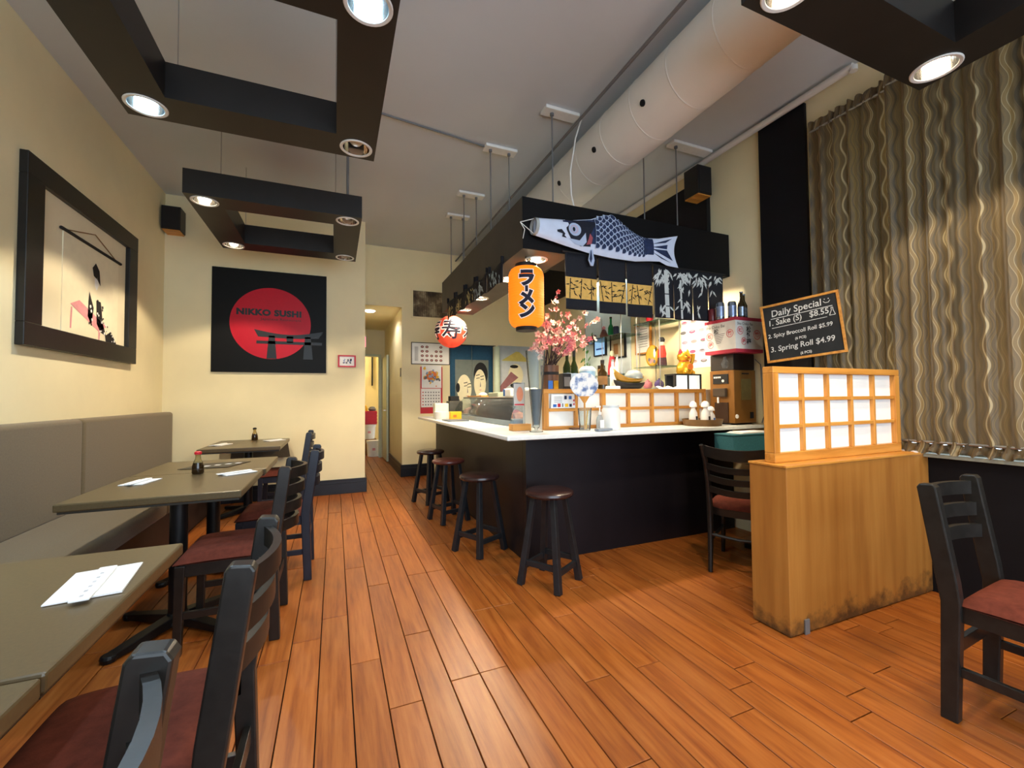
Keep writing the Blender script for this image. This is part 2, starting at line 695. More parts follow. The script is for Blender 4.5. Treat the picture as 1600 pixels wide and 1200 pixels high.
def skirting(name, runs, h=0.187):
    q = MB()
    for x0, y0, x1, y1 in runs:
        q.box(x0, y0, 0, x1, y1, h * 0.72)
        ax, ay = (x0 + x1) / 2, (y0 + y1) / 2
        # moulded upper edge, thinner
        if abs(x1 - x0) > abs(y1 - y0):
            q.box(x0, y0 + .006, h * 0.72, x1, y1, h * .9)
            q.box(x0, y0 + .002, h * .9, x1, y1, h)
        elif x0 < 0.5:
            q.box(x0, y0, h * 0.72, x1 - .006, y1, h * .9)
            q.box(x0, y0, h * .9, x1 - .002, y1, h)
        else:
            q.box(x0 + .006, y0, h * 0.72, x1, y1, h * .9)
            q.box(x0 + .002, y0, h * .9, x1, y1, h)
    return struct(q.build(name, BASEB, bevel=.002))


skirting('baseboard_back', [(-1.75, YA - .022, XC0 + .022, YA), (XC0, YA, XC0 + .022, 9.36)])
skirting('baseboard_rear', [(XC1 - .022, YB - .022, 1.40, YB), (XC1 - .022, YB, XC1, 8.5)])

# storefront behind the camera
b = MB()
b.box(XL - .1, -2.42, 0, XR + .1, -2.3, 0.45)
b.box(XL - .1, -2.42, 3.05, XR + .1, -2.3, ZC)
b.box(XL - .1, -2.42, 0.45, -1.25, -2.3, 3.05)
b.box(2.95, -2.42, 0.45, XR + .1, -2.3, 3.05)
struct(b.build('wall_front', CREAM))
b = MB()
for x in (-1.25, 0.125, 1.5, 2.90):
    b.box(x, -2.40, 0.45, x + .05, -2.33, 3.05)
b.box(-1.25, -2.40, 0.45, 2.95, -2.33, 0.50)
b.box(-1.25, -2.40, 3.00, 2.95, -2.33, 3.05)
wf = struct(b.build('window_2', IRON, bevel=.003))
for x0, x1 in ((-1.2, 0.125), (0.175, 1.5), (1.55, 2.90)):
    q = MB(); q.box(x0, -2.37, .50, x1, -2.362, 3.00)
    q.build('pane', WINGL, wf)

# ------------------------------------------------------------------ hanging black light frames
def hole_plate(q, x0, y0, x1, y1, z, r, n=32):
    cx, cy = (x0 + x1) / 2, (y0 + y1) / 2
    hx, hy = (x1 - x0) / 2, (y1 - y0) / 2
    ins, out = [], []
    for k in range(n):
        a = 2 * PI * k / n + PI / 4
        c, s = math.cos(a), math.sin(a)
        ins.append((cx + r * c, cy + r * s, z))
        m = max(abs(c), abs(s))
        out.append((cx + hx * c / m, cy + hy * s / m, z))
    q.mesh(ins + out, [(k, (k + 1) % n, n + (k + 1) % n, n + k) for k in range(n)])


BULBW = mat('warm lamp bulb', '#fff2d8', 0.4, var=0, emit=(1.0, 0.86, 0.62), estr=16)
BULBC = mat('cool lamp bulb', '#e8f4ff', 0.4, var=0, emit=(0.42, 0.74, 1.0), estr=22)
BULBX = mat('unlit lamp bulb', '#cfcac2', 0.3, var=0.1)
WARM, COOL = (1.0, 0.82, 0.57), (0.62, 0.82, 1.0)


def can(parent, x, y, z, state, energy=0, r=0.078, size=118, tilt=None):
    """recessed can light: trim ring, reflector, bulb; z is the underside it sits in"""
    q = MB()
    q.lathe([(r, z + .002), (r + .001, z - .004), (r + .014, z - .006), (r + .018, z - .003), (r + .018, z + .0005)], (x, y, 0), 32, caps=False)
    q.build('trim_ring', RINGW, parent, smooth=True)
    q = MB()
    q.lathe([(r, z), (r * .97, z + .03), (r * .86, z + .07), (r * .6, z + .105), (0.0001, z + .118)], (x, y, 0), 32, caps=False)
    q.build('reflector', CHROME, parent, smooth=True, fixn=False)
    q = MB()
    q.lathe([(0.0001, z + .022), (.026, z + .025), (.042, z + .042), (.042, z + .068), (.018, z + .10), (0.0001, z + .105)], (x, y, 0), 16)
    q.build('bulb', {'warm': BULBW, 'cool': BULBC}.get(state, BULBX), parent, smooth=True)
    if state in ('warm', 'cool'):
        spot('can_light', (x, y, z + .012), energy, WARM if state == 'warm' else COOL, size, 0.22, 0.05)


def light_frame(label, x0, y0, z0, states, energies, wires, S=1.283, bw=0.23, h=0.19):
    t = thing('pendant_light', label, 'pendant light', (x0 + S / 2, y0 + S / 2, z0), group='hanging black light frames')
    x1, y1 = x0 + S, y0 + S
    for ya, yb in ((y0, y0 + bw), (y1 - bw, y1)):
        q = MB()
        for xa, xb in ((x0, x0 + bw), (x1 - bw, x1)):
            hole_plate(q, xa, ya, xb, yb, z0, 0.0785)
        q.face([(x0 + bw, ya, z0), (x1 - bw, ya, z0), (x1 - bw, yb, z0), (x0 + bw, yb, z0)])
        z1 = z0 + h
        q.face([(x0, ya, z1), (x1, ya, z1), (x1, yb, z1), (x0, yb, z1)])
        q.face([(x0, ya, z0), (x1, ya, z0), (x1, ya, z1), (x0, ya, z1)])
        q.face([(x0, yb, z0), (x1, yb, z0), (x1, yb, z1), (x0, yb, z1)])
        q.face([(x0, ya, z0), (x0, yb, z0), (x0, yb, z1), (x0, ya, z1)])
        q.face([(x1, ya, z0), (x1, yb, z0), (x1, yb, z1), (x1, ya, z1)])
        q.build('beam', PEND, t)
    for xa, xb in ((x0, x0 + bw), (x1 - bw, x1)):
        q = MB(); q.box(xa, y0 + bw, z0, xb, y1 - bw, z0 + h)
        q.build('beam', PEND, t)
    i = 0
    for cy in (y0 + bw / 2, y1 - bw / 2):
        for cx in (x0 + bw / 2, x1 - bw / 2):
            can(t, cx, cy, z0, states[i], energies[i])
            i += 1
    for wx, wy, r in wires:
        q = MB(); q.tube([(wx, wy, z0 + h), (wx, wy, ZC)], r, 6)
        q.build('hanger', STEEL if r < .01 else GREYPL, t)
    return t


EW, EC = 60, 45
light_frame('black square light frame hanging nearest over the left tables, with blue-white lamps', -1.05, 1.63, 2.8,
            ('cool', 'cool', 'cool', None), (EC, EC, EC, 0),
            [(-.93, 1.75, .003), (.12, 1.75, .003), (-.80, 2.80, .003), (.0, 2.80, .003)])
light_frame('black square light frame hanging farther back, in front of the red-disc sign', -1.07, 3.88, 2.8,
            ('warm', None, 'warm', None), (EW, 0, EW, 0),
            [(-.85, 4.0, .004), (.0, 4.0, .004), (-.85, 5.03, .003), (.0, 5.03, .003), (.10, 4.05, .012)])
light_frame('black square light frame at the upper right, beside the wavy curtain', 1.505, -0.10, 2.8,
            ('warm', 'warm', 'warm', 'warm'), (EW, EW, EW, EW),
            [(1.62, .0, .004), (2.67, .0, .004), (1.62, 1.07, .004), (2.67, 1.07, .004)])

# ------------------------------------------------------------------ ceiling services
t = thing('air_duct', 'big round white spiral air duct running under the ceiling', 'duct', (2.14, 3, 3.32))
q = MB(); q.lathe([(.232, -1.5), (.232, YB - .005)], (2.14, 0, 3.325), 40, axis='y', caps=False)
q.build('duct_body', DUCT, t, smooth=True)
y = -1.2
while y < 6.7:
    q = MB(); q.lathe([(.232, y - .006), (.2345, y), (.232, y + .006)], (2.14, 0, 3.325), 40, axis='y', caps=False)
    q.build('duct_seam', DUCT, t, smooth=True)
    y += 0.36
for yy in (2.28, 2.87, 3.45, 4.1):
    a = math.radians(205)
    c = Vector((2.14 + .235 * math.cos(a), yy, 3.325 + .235 * math.sin(a)))
    d = Vector((math.cos(a), 0, math.sin(a)))
    q = MB(); q.tube([c - d * .01, c + d * .004], .022, 14)
    q.build('duct_hole', INK, t, smooth=True)
q = MB(); q.tube([(1.86, -1.5, 3.52), (1.86, YB - .01, 3.52)], .012, 8)
tag(q.build('conduit', GREYPL, smooth=True), 'thin grey conduit running alongside the round duct', 'conduit')
q = MB(); q.tube([(3.40, 1.80, 3.565), (3.40, YB - .01, 3.565)], .028, 12)
q.tube([(3.40, 1.80, 3.565), (3.40, 1.80, 3.53)], .026, 12)
tag(q.build('ceiling_pipe', DUCT, smooth=True), 'white pipe along the top of the right wall', 'pipe')
q = MB(); q.tube([(0.24, 3.62, 3.609), (1.30, 3.76, 3.609)], .008, 6)
tag(q.build('conduit', GREYPL), 'short dark conduit across the ceiling to a hanger plate', 'conduit')

# ------------------------------------------------------------------ canopy over the bar
CX0, CY0, CZ0, CZ1 = 1.303, 2.9, 2.352, 2.75
t = thing('bar_canopy', 'black box canopy hanging over the bar corner', 'canopy', (CX0, CY0, CZ0))


def canopy_beam(x0, y0, x1, y1, holes, face):
    q = MB()
    z0, z1 = CZ0, CZ1
    for a, c in (((x0, y0), (x1, y0)), ((x1, y0), (x1, y1)), ((x1, y1), (x0, y1)), ((x0, y1), (x0, y0))):
        q.face([(a[0], a[1], z0), (c[0], c[1], z0), (c[0], c[1], z1), (a[0], a[1], z1)])
    q.face([(x0, y0, z1), (x1, y0, z1), (x1, y1, z1), (x0, y1, z1)])
    along_y = (y1 - y0) > (x1 - x0)
    lo, hi = (y0, y1) if along_y else (x0, x1)
    w = .2
    p = lo
    for c in sorted(holes) + [None]:
        e = (c - w / 2) if c is not None else hi
        if along_y:
            q.face([(x0, p, z0), (x1, p, z0), (x1, e, z0), (x0, e, z0)])
            if c is not None:
                hole_plate(q, x0, e, x1, e + w, z0, .0785)
        else:
            q.face([(p, y0, z0), (p, y1, z0), (e, y1, z0), (e, y0, z0)])
            if c is not None:
                hole_plate(q, e, y0, e + w, y1, z0, .0785)
        p = e + w
    q.build('beam', face, t)


canopy_beam(CX0 + .42, CY0, XR - .03, CY0 + .42, [2.25, 2.98], FASCIA)
q = MB(); q.box(CX0, CY0, CZ0, CX0 + .42, CY0 + .003, CZ1)
q.build('fascia', FASCIA, t)
canopy_beam(CX0, CY0 + .003, CX0 + .42, 5.51, [3.11, 3.72, 4.55, 5.2], CANOPY)
for x in (2.25, 2.98):
    can(t, x, CY0 + .21, CZ0, 'warm', 52, size=162)
for y in (3.11, 3.72, 4.55, 5.2):
    can(t, CX0 + .21, y, CZ0, 'warm', 52 if y < 4 else 85, size=166)
for (xa, ya, xb, yb, rods) in ((1.30, 3.76, 1.62, 3.76, (1.36, 1.55)), (1.31, 4.735, 1.62, 4.735, (1.38, 1.53)), (1.33, 5.37, 1.63, 5.37, (1.39, 1.55)),
                               (1.58, 3.08, 1.90, 3.08, (1.66,)), (2.9, 3.06, 3.38, 3.06, (2.97,)), (2.42, 3.10, 2.8, 3.10, (2.62,))):
    q = MB(); q.box(xa, ya - .055, ZC - .028, xb, ya + .055, ZC)
    q.build('ceiling_plate', WHITE, t, bevel=.006)
    for rx in rods:
        q = MB(); q.tube([(rx, ya, CZ1 - .01), (rx, ya, ZC - .02)], .006, 6)
        q.lathe([(.016, 0), (.016, .02)], (rx, ya, ZC - .05), 10)
        q.build('hanger_rod', GREYPL, t)

q = MB(); q.tube([(1.93, 3.05, 3.60), (1.86, 3.04, 3.40), (1.80, 3.03, 3.10), (1.80, 3.02, 2.90), (1.84, 3.02, 2.745)], .006, 6)
q.build('power_cable', WHITE, t, smooth=True)

# unseen batten lamp added behind the canopy, gives cool light over the shelves
t = thing('cool_fill_lamp', 'unseen white batten lamp added behind the canopy for cool light', 'lamp', (3.36, 4.9, 2.78))
q = MB(); q.box(3.33, 4.3, 2.80, XR - .055, 5.5, 2.86)
q.build('housing', WHITE, t, bevel=.004)
TUBE = mat('cool fill tube', '#ffffff', 0.4, var=0, emit=(0.72, 0.93, 1.0), estr=20)
q = MB(); q.tube([(3.375, 4.32, 2.785), (3.375, 5.48, 2.785)], .014, 10)
q.build('tube', TUBE, t, smooth=True)

# ------------------------------------------------------------------ bar counter
BX, BY, BE = 1.318, 2.915, 5.98
SX0, SY0, SZ0, SZ1 = 1.04, 2.59, 0.945, 0.975
t = thing('bar_counter', 'dark L-shaped bar counter base under the pale top', 'bar counter', (BX, BY, 0))
q = MB(); q.box(BX, BY, 0, XR - .025, BY + .06, SZ0)
q.build('front_panel', BARBODY, t, bevel=.002)
q = MB(); q.box(BX, BY + .06, 0, BX + .06, BE, SZ0)
q.build('side_panel', BARBODY, t, bevel=.002)
q = MB(); q.box(BX + .06, BE - .06, 0, 1.95, BE, SZ0)
q.build('end_panel', BARBODY, t, bevel=.002)
q = MB(); q.box(BX + .06, BY + .06, .80, XR - .03, BY + .62, SZ0)
q.build('back_shelf', BARBODY, t)
q = MB(); q.box(BX + .06, BY + .62, .80, 1.95, BE - .06, SZ0)
q.build('back_shelf', BARBODY, t)
q = MB()
out = [(SX0, SY0), (XR - .024, SY0), (XR - .024, 3.62), (1.98, 3.62), (1.98, BE + .02), (SX0 + .03, BE + .02)]
q.prism(out, SZ0, SZ1, 'xy')
tag(q.build('worktop', BARTOP, bevel=.006), 'pale laminate L-shaped top of the bar', 'worktop')

# ------------------------------------------------------------------ stools
def stool(label, x, y, a0, seatm, patch=None):
    t = thing('bar_stool', label, 'stool', (x, y, 0), a0, 'round wooden stools along the bar', local=True)
    q = MB()
    q.lathe([(0.0001, .568), (.135, .568), (.155, .575), (.163, .588), (.160, .602), (.145, .610), (0.0001, .612)], n=36)
    q.build('seat', seatm, t, smooth=True)
    feet = []
    for k in range(4):
        a = k * PI / 2
        top = Vector((.105 * math.cos(a), .105 * math.sin(a), .572))
        bot = Vector((.200 * math.cos(a), .200 * math.sin(a), 0))
        feet.append((top, bot))
        q = MB(); q.bar(bot, top, .042, .042, .034, .034, side=(math.cos(a + PI / 4), math.sin(a + PI / 4), 0))
        leg = q.build('leg', STOOLW, t, bevel=.003)
        if patch == k:
            dv = Vector((math.cos(a + PI / 4), math.sin(a + PI / 4), 0)) * .0205
            q = MB(); q.bar(bot + dv + Vector((0, 0, .012)), bot.lerp(top, .13) + dv * .97, .003, .030, .003, .018, side=dv)
            q.build('white_foot_tape', PAPER, leg)
    for k in range(4):
        z = .145 if k % 2 else .115
        f = z / .572
        p0 = feet[k][1].lerp(feet[k][0], f)
        p1 = feet[(k + 1) % 4][1].lerp(feet[(k + 1) % 4][0], f)
        q = MB(); q.bar(p0, p1, .022, .036)
        q.build('stretcher', STOOLW, t, bevel=.002)
    return t


stool('round black stool nearest the camera, by the bar corner', 1.333, 2.575, math.radians(77), SEATDK, patch=3)
stool('round black stool, second along the bar from its near corner', 1.088, 3.33, math.radians(72), SEATDK, patch=3)
stool('round stool with a reddish brown seat, third along the bar', 1.07, 4.28, math.radians(60), SEATRD)
stool('round black stool at the far end of the bar', 1.06, 5.11, math.radians(70), SEATDK)

# ------------------------------------------------------------------ left wall bench
t = thing('bench_seat', 'long taupe upholstered bench along the left wall', 'bench', (-1.5, 4.0, 0))
ys = [-1.2, 0.5, 2.3, 4.11, YA - .03]
for a, c in zip(ys, ys[1:]):
    q = MB(); q.box(XL + .005, a + .003, .43, -1.70, c - .003, 1.10)
    q.build('backrest', TAUPE, t, bevel=.03, segs=4, smooth=True)
    q = MB(); q.box(-1.72, a + .003, .34, -1.19, c - .003, .455)
    q.build('seat_cushion', TAUPE, t, bevel=.03, segs=4, smooth=True)
q = MB(); q.box(XL + .005, -1.2, 0, -1.26, YA - .03, .345)
q.build('base', BROWNK, t)

# ------------------------------------------------------------------ tables
def table(label, x0, y0, x1, y1, leaf=False, foot_rot=0.0, c=None):
    cx, cy = c or ((x0 + x1) / 2, (y0 + y1) / 2)
    t = thing('pedestal_table', label, 'table', (cx, cy, 0), group='dark pedestal tables along the bench')
    q = MB(); q.box(x0, y0, .712, x1, y1, .75, 0)
    q.build('tabletop', TABLE, t, bevel=.006)
    q = MB(); q.box(x0 + .012, y0 + .012, .700, x1 - .012, y1 - .012, .712)
    q.build('underframe', TEDGE, t)
    q = MB(); q.tube([(cx, cy, .03), (cx, cy, .70)], .042, 20)
    q.lathe([(.07, .03), (.05, .07), (.042, .08)], (cx, cy, 0), 20)
    q.build('column', IRON, t, smooth=True)
    for k in range(4):
        a = k * PI / 2 + PI / 4 + foot_rot
        e = (cx + .33 * math.cos(a), cy + .33 * math.sin(a), .018)
        q = MB(); q.bar((cx, cy, .05), e, .065, .055, .055, .028)
        q.lathe([(.03, 0), (.034, .02), (.03, .034)], (e[0], e[1], 0), 14)
        q.build('foot', IRON, t, bevel=.004)
    if leaf:
        q = MB(); q.mesh([(x1 - .60, y1 - .02, .71), (x1 - .02, y1 - .02, .71), (x1 + .01, y1 - .02, .52), (x1 - .62, y1 - .02, .52),
                          (x1 - .60, y1, .71), (x1 - .02, y1, .71), (x1 + .01, y1, .52), (x1 - .62, y1, .52)],
                         [(0, 1, 2, 3), (4, 5, 6, 7), (0, 1, 5, 4), (1, 2, 6, 5), (2, 3, 7, 6), (3, 0, 4, 7)])
        q.build('drop_leaf', TABLE, t)
    return t


TXR = -0.455
table('dark pedestal table in the near left corner, cut by the picture edge', -1.21, .28, TXR - .015, 1.02, foot_rot=.35)
table('dark pedestal table nearest the camera with one napkin on its corner', -1.21, 1.03, TXR - .015, 1.775)
table('dark pedestal table with a soy bottle between two napkins', -1.208, 2.66, TXR, 3.425, foot_rot=.17, c=(-.79, 2.90))
table('dark pedestal table with a menu card, pushed behind the soy bottle table', -1.20, 3.432, TXR + .015, 4.11)
table('dark pedestal table farthest back, below the red-disc sign', -1.235, 5.0, -.515, 5.97, leaf=True)

# ------------------------------------------------------------------ chairs
def post_chair(label, x, y, rz, wd, group='dark wooden dining chairs', nsl=3, bow=.045, pitch=.088, ztop=.825):
    """square posts raked back, bowed slats near the top, upholstered seat; faces +x"""
    t = thing('dining_chair', label, 'chair', (x, y, 0), rz, group, local=True)
    prof = [(-.235, 0), (-.185, 0), (-.165, .44), (-.172, .52), (-.222, .868), (-.232, .88), (-.272, .876), (-.28, .862), (-.238, .55), (-.222, .44)]
    for s in (-1, 1):
        q = MB(); q.prism(prof, s * .20 - .021, s * .20 + .021, 'xz')
        q.build('back_post', wd, t, bevel=.005)
        q = MB(); q.bar((.205, s * .19, 0), (.195, s * .19, .43), .034, .034, .042, .042, side=(0, 1, 0))
        q.build('front_leg', wd, t, bevel=.003)
        q = MB(); q.bar((-.20, s * .195, .19), (.20, s * .19, .19), .02, .034)
        q.build('side_stretcher', wd, t, bevel=.002)
        q = MB(); q.box(-.19, s * .19 - .011, .375, .20, s * .19 + .011, .435)
        q.build('seat_rail', wd, t, bevel=.002)
    q = MB(); q.bar((-.205, -.18, .26), (-.205, .18, .26), .02, .05)
    q.build('back_stretcher', wd, t, bevel=.002)
    q = MB(); q.box(.185, -.18, .37, .207, .18, .435)
    q.build('seat_rail', wd, t, bevel=.002)
    for k in range(nsl):
        zc = ztop - k * pitch
        xb = -.25 + (.825 - zc) * .155
        def fn(u, v, side, zc=zc, xb=xb):
            yy = -.185 + .37 * u
            bw_ = -bow * (1 - (2 * u - 1) ** 2)
            return (xb + bw_ + side * .010, yy, zc + (v - .5) * .055)
        q = MB()
        q.grid(lambda u, v: fn(u, v, 1), 10, 1)
        q.grid(lambda u, v: fn(u, v, -1), 10, 1)
        q.grid(lambda u, v: fn(u, 1, 2 * v - 1), 10, 1)
        q.grid(lambda u, v: fn(u, 0, 2 * v - 1), 10, 1)
        q.build('back_slat', wd, t, smooth=True)
    q = MB()
    q.grid(lambda u, v: (-.185 + .41 * u, -.208 + .416 * v, .438 + .045 * (1 - abs(2 * u - 1) ** 6) ** .5 * (1 - abs(2 * v - 1) ** 6) ** .5
                         + .006 * (1 - (2 * u - 1) ** 2)), 14, 14)
    q.grid(lambda u, v: (-.185 + .41 * u, -.208 + .416 * v, .436), 1, 1)
    q.build('seat', RUST, t, smooth=True)
    return t


def ladder_chair(label, x, y, rz, wd, group='dark wooden dining chairs'):
    """round curved ladder back with four deep bowed slats; faces +x"""
    t = thing('dining_chair', label, 'chair', (x, y, 0), rz, group, local=True)
    for s in (-1, 1):
        pts = [(-.26, s * .185, 0), (-.215, s * .19, .22), (-.195, s * .195, .44), (-.21, s * .20, .62), (-.245, s * .21, .78), (-.29, s * .222, .885)]
        q = MB(); q.tube(pts, [.016, .019, .021, .019, .017, .014], 10)
        q.build('back_post', wd, t, smooth=True)
        q = MB(); q.tube([(.225, s * .20, 0), (.20, s * .185, .42)], [.015, .02], 10)
        q.build('front_leg', wd, t, smooth=True)
        q = MB(); q.tube([(-.215, s * .19, .21), (.21, s * .192, .21)], .011, 8)
        q.build('side_stretcher', wd, t, smooth=True)
    q = MB(); q.tube([(-.215, -.185, .25), (-.255, 0, .25), (-.215, .185, .25)], .011, 8)
    q.build('back_stretcher', wd, t, smooth=True)
    q = MB()
    rim = [(.215 * math.copysign(abs(math.cos(a)) ** .6, math.cos(a)), .215 * math.copysign(abs(math.sin(a)) ** .6, math.sin(a))) for a in [2 * PI * k / 32 for k in range(32)]]
    q.prism(rim, .385, .435, 'xy')
    q.build('seat_ring', wd, t, smooth=True)
    q = MB()
    vs_, fs = [], []
    for j, (sc_, z) in enumerate([(1.0, .436), (1.0, .455), (.93, .475), (.7, .486), (.35, .49), (.001, .491)]):
        vs_ += [(px * sc_, py * sc_, z) for px, py in rim]
    for j in range(5):
        for k in range(32):
            fs.append((j * 32 + k, j * 32 + (k + 1) % 32, (j + 1) * 32 + (k + 1) % 32, (j + 1) * 32 + k))
    q.mesh(vs_, fs)
    q.build('seat', RUST, t, smooth=True)
    for zc, hh, xb, bow in ((.845, .075, -.272, .075), (.735, .042, -.235, .07), (.655, .042, -.217, .065), (.575, .042, -.207, .06)):
        def fn(u, v, side):
            yy = -.205 + .41 * u
            bb = -bow * (1 - (2 * u - 1) ** 2)
            crest = .018 * (1 - (2 * u - 1) ** 2) * (-1)
            return (xb + bb + side * .009, yy, zc + crest + (v - .5) * hh)
        q = MB()
        q.grid(lambda u, v: fn(u, v, 1), 12, 1)
        q.grid(lambda u, v: fn(u, v, -1), 12, 1)
        q.grid(lambda u, v: fn(u, 1, 2 * v - 1), 12, 1)
        q.grid(lambda u, v: fn(u, 0, 2 * v - 1), 12, 1)
        q.build('back_slat', wd, t, smooth=True)
    return t


post_chair('worn black chair in the near left corner, only its back post and slats showing', -.49, .575, PI, CHAIRW)
post_chair('worn black chair with a rust seat, pulled up to the nearest napkin table', -.435, 1.29, PI, CHAIRW)
post_chair('curved ladder-back chair with a rust seat at the soy bottle table', -.49, 2.74, PI, CHAIRW2, nsl=4, bow=.085, pitch=.092, ztop=.835)
post_chair('blue-black chair behind the curved ladder-back, at the menu card table', -.375, 3.47, PI, NAVYW)
post_chair('black chair at the farthest back table, before the sign wall', -.50, 5.22, PI, NAVYW)
ladder_chair('curved ladder-back chair between the bar front and the wooden partition', 2.75, 2.235, math.radians(30), CHAIRW2)
post_chair('black chair with a rust seat on the right, below the wavy curtain', 2.375, .70, math.radians(-86), CHAIRW)

# small table behind the partition carrying the teal box
t = thing('side_table', 'dark table half hidden behind the wooden partition', 'table', (3.14, 2.28, 0))
q = MB(); q.box(2.84, 1.97, .715, 3.435, 2.585, .75)
q.build('tabletop', TABLE, t, bevel=.005)
q = MB(); q.tube([(3.14, 2.28, .03), (3.14, 2.28, .715)], .04, 16)
q.build('column', IRON, t, smooth=True)
for a in (.2, .2 + PI / 2, .2 + PI, .2 + 1.5 * PI):
    q = MB(); q.bar((3.14, 2.28, .03), (3.14 + .24 * math.cos(a), 2.28 + .24 * math.sin(a), .02), .06, .04)
    q.build('foot', IRON, t, bevel=.004)
t = thing('storage_box', 'teal speckled box on the table behind the partition', 'box', (3.12, 2.49, .75))
q = MB()
x0, x1, y0, y1 = 2.845, 3.40, 2.40, 2.58
for bx in ((x0, y0, .752, x1, y1, .76), (x0, y0, .76, x1, y0 + .01, .915), (x0, y1 - .01, .76, x1, y1, .915), (x0, y0 + .01, .76, x0 + .01, y1 - .01, .915), (x1 - .01, y0 + .01, .76, x1, y1 - .01, .915)):
    q.box(*bx)
q.build('body', TEAL, t)
q = MB(); q.box(x0 - .006, y0 - .006, .915, x1 + .006, y1, .926)
q.build('lid', TEAL, t, bevel=.003)
q = MB()
for k in range(4):
    q.box(2.95 + .012 * k, 2.42, .9262 + .003 * k, 3.25 + .008 * k, 2.56, .9285 + .003 * k)
tag(q.build('paper_stack', PAPER), 'loose white papers on the teal box', 'papers')
q = MB(); q.mesh([(2.86, 2.02, .752), (2.96, 2.00, .752), (2.95, 2.005, .84), (2.87, 2.03, .80)], [(0, 1, 2, 3)])
tag(q.build('napkin', PAPER, solid=.003), 'crumpled white napkin standing beside the teal box', 'napkin')

# ------------------------------------------------------------------ partition and its shoji screen
MAPLE = wood('worn maple veneer', '#95591f', '#b87a33', '#c68c45', 0.42, 'z', 0.35, which='World')


def partition_material():
    m = bpy.data.materials.new('maple partition with black scuffs at the foot')
    tt = NT(m)
    v = tt.coord('World', (16, 16, 1.0))
    f = tt.noise(v, 1.0, 5)
    c = tt.ramp(f, [(0.3, hexc('#925d27')), (0.5, hexc('#a06a2e')), (0.72, hexc('#ab7637'))])
    pos = tt.n('ShaderNodeNewGeometry').outputs['Position']
    sp = tt.n('ShaderNodeSeparateXYZ')
    tt.link(pos, sp.inputs[0])
    n2 = tt.noise(tt.coord('World', (1, 1, 1)), 9, 5, 0.65)
    k = tt.math('MULTIPLY_ADD', n2, 0.34, -0.075)          # ragged dirt line above the floor
    d = tt.math('SUBTRACT', k, sp.outputs['Z'])
    g = tt.math('MULTIPLY', d, 10)
    g = tt.math('MINIMUM', tt.math('MAXIMUM', g, 0.0), 0.85)
    mx = tt.n('ShaderNodeMixRGB')
    tt.link(g, mx.inputs['Fac'])
    tt.link(c, mx.inputs['Color1'])
    mx.inputs['Color2'].default_value = hexc('#2a2119')
    tt.link(mx.outputs[0], tt.b.inputs['Base Color'])
    tt.b.inputs['Roughness'].default_value = 0.4
    return m


PART = partition_material()
t = thing('partition_wall', 'low maple veneer partition box with scuffed foot, under the shoji screen', 'partition', (2.8, 1.59, 0))
q = MB(); q.box(2.130, 1.49, 0.006, XR - .022, 1.70, .855)
q.build('body', PART, t, bevel=.003)
q = MB(); q.box(2.126, 1.486, .855, XR - .022, 1.704, .867)
q.build('top_board', OAK, t, bevel=.002)
q = MB(); q.box(2.232, 1.482, 0, 2.268, 1.49, .075)
q.build('corner_bracket', GREYPL, t, bevel=.002)

t = thing('shoji_screen', 'maple framed screen of fifteen white panes on the partition', 'screen', (2.76, 1.6, .867))
x0, x1, y0, y1, z0, z1 = 2.165, 3.338, 1.572, 1.632, .868, 1.385
fw = .045
for nm, bx, mm in (('rail', (x0, y0, z0, x1, y1, z0 + .052), OAK), ('rail', (x0, y0, z1 - .036, x1, y1, z1), OAK),
                   ('stile', (x0, y0, z0 + .052, x0 + fw, y1, z1 - .036), OAKZ), ('stile', (x1 - fw, y0, z0 + .052, x1, y1, z1 - .036), OAKZ)):
    q = MB(); q.box(*bx); q.build(nm, mm, t, bevel=.003)
ix0, ix1, iz0, iz1 = x0 + fw, x1 - fw, z0 + .052, z1 - .036
mw = .02
cw = (ix1 - ix0 - 4 * mw) / 5
ch_ = (iz1 - iz0 - 2 * mw) / 3
for k in range(1, 5):
    xx = ix0 + k * cw + (k - 1) * mw
    q = MB(); q.box(xx, y0 + .008, iz0, xx + mw, y1 - .012, iz1); q.build('muntin', OAKZ, t, bevel=.002)
for k in range(1, 3):
    zz = iz0 + k * ch_ + (k - 1) * mw
    q = MB(); q.box(ix0, y0 + .010, zz, ix1, y1 - .014, zz + mw); q.build('muntin', OAK, t, bevel=.002)
for i in range(5):
    for j in range(3):
        xa, za = ix0 + i * (cw + mw), iz0 + j * (ch_ + mw)
        q = MB(); q.box(xa - .004, y1 - .030, za - .004, xa + cw + .004, y1 - .026, za + ch_ + .004)
        q.build('pane', SHOJI, t)

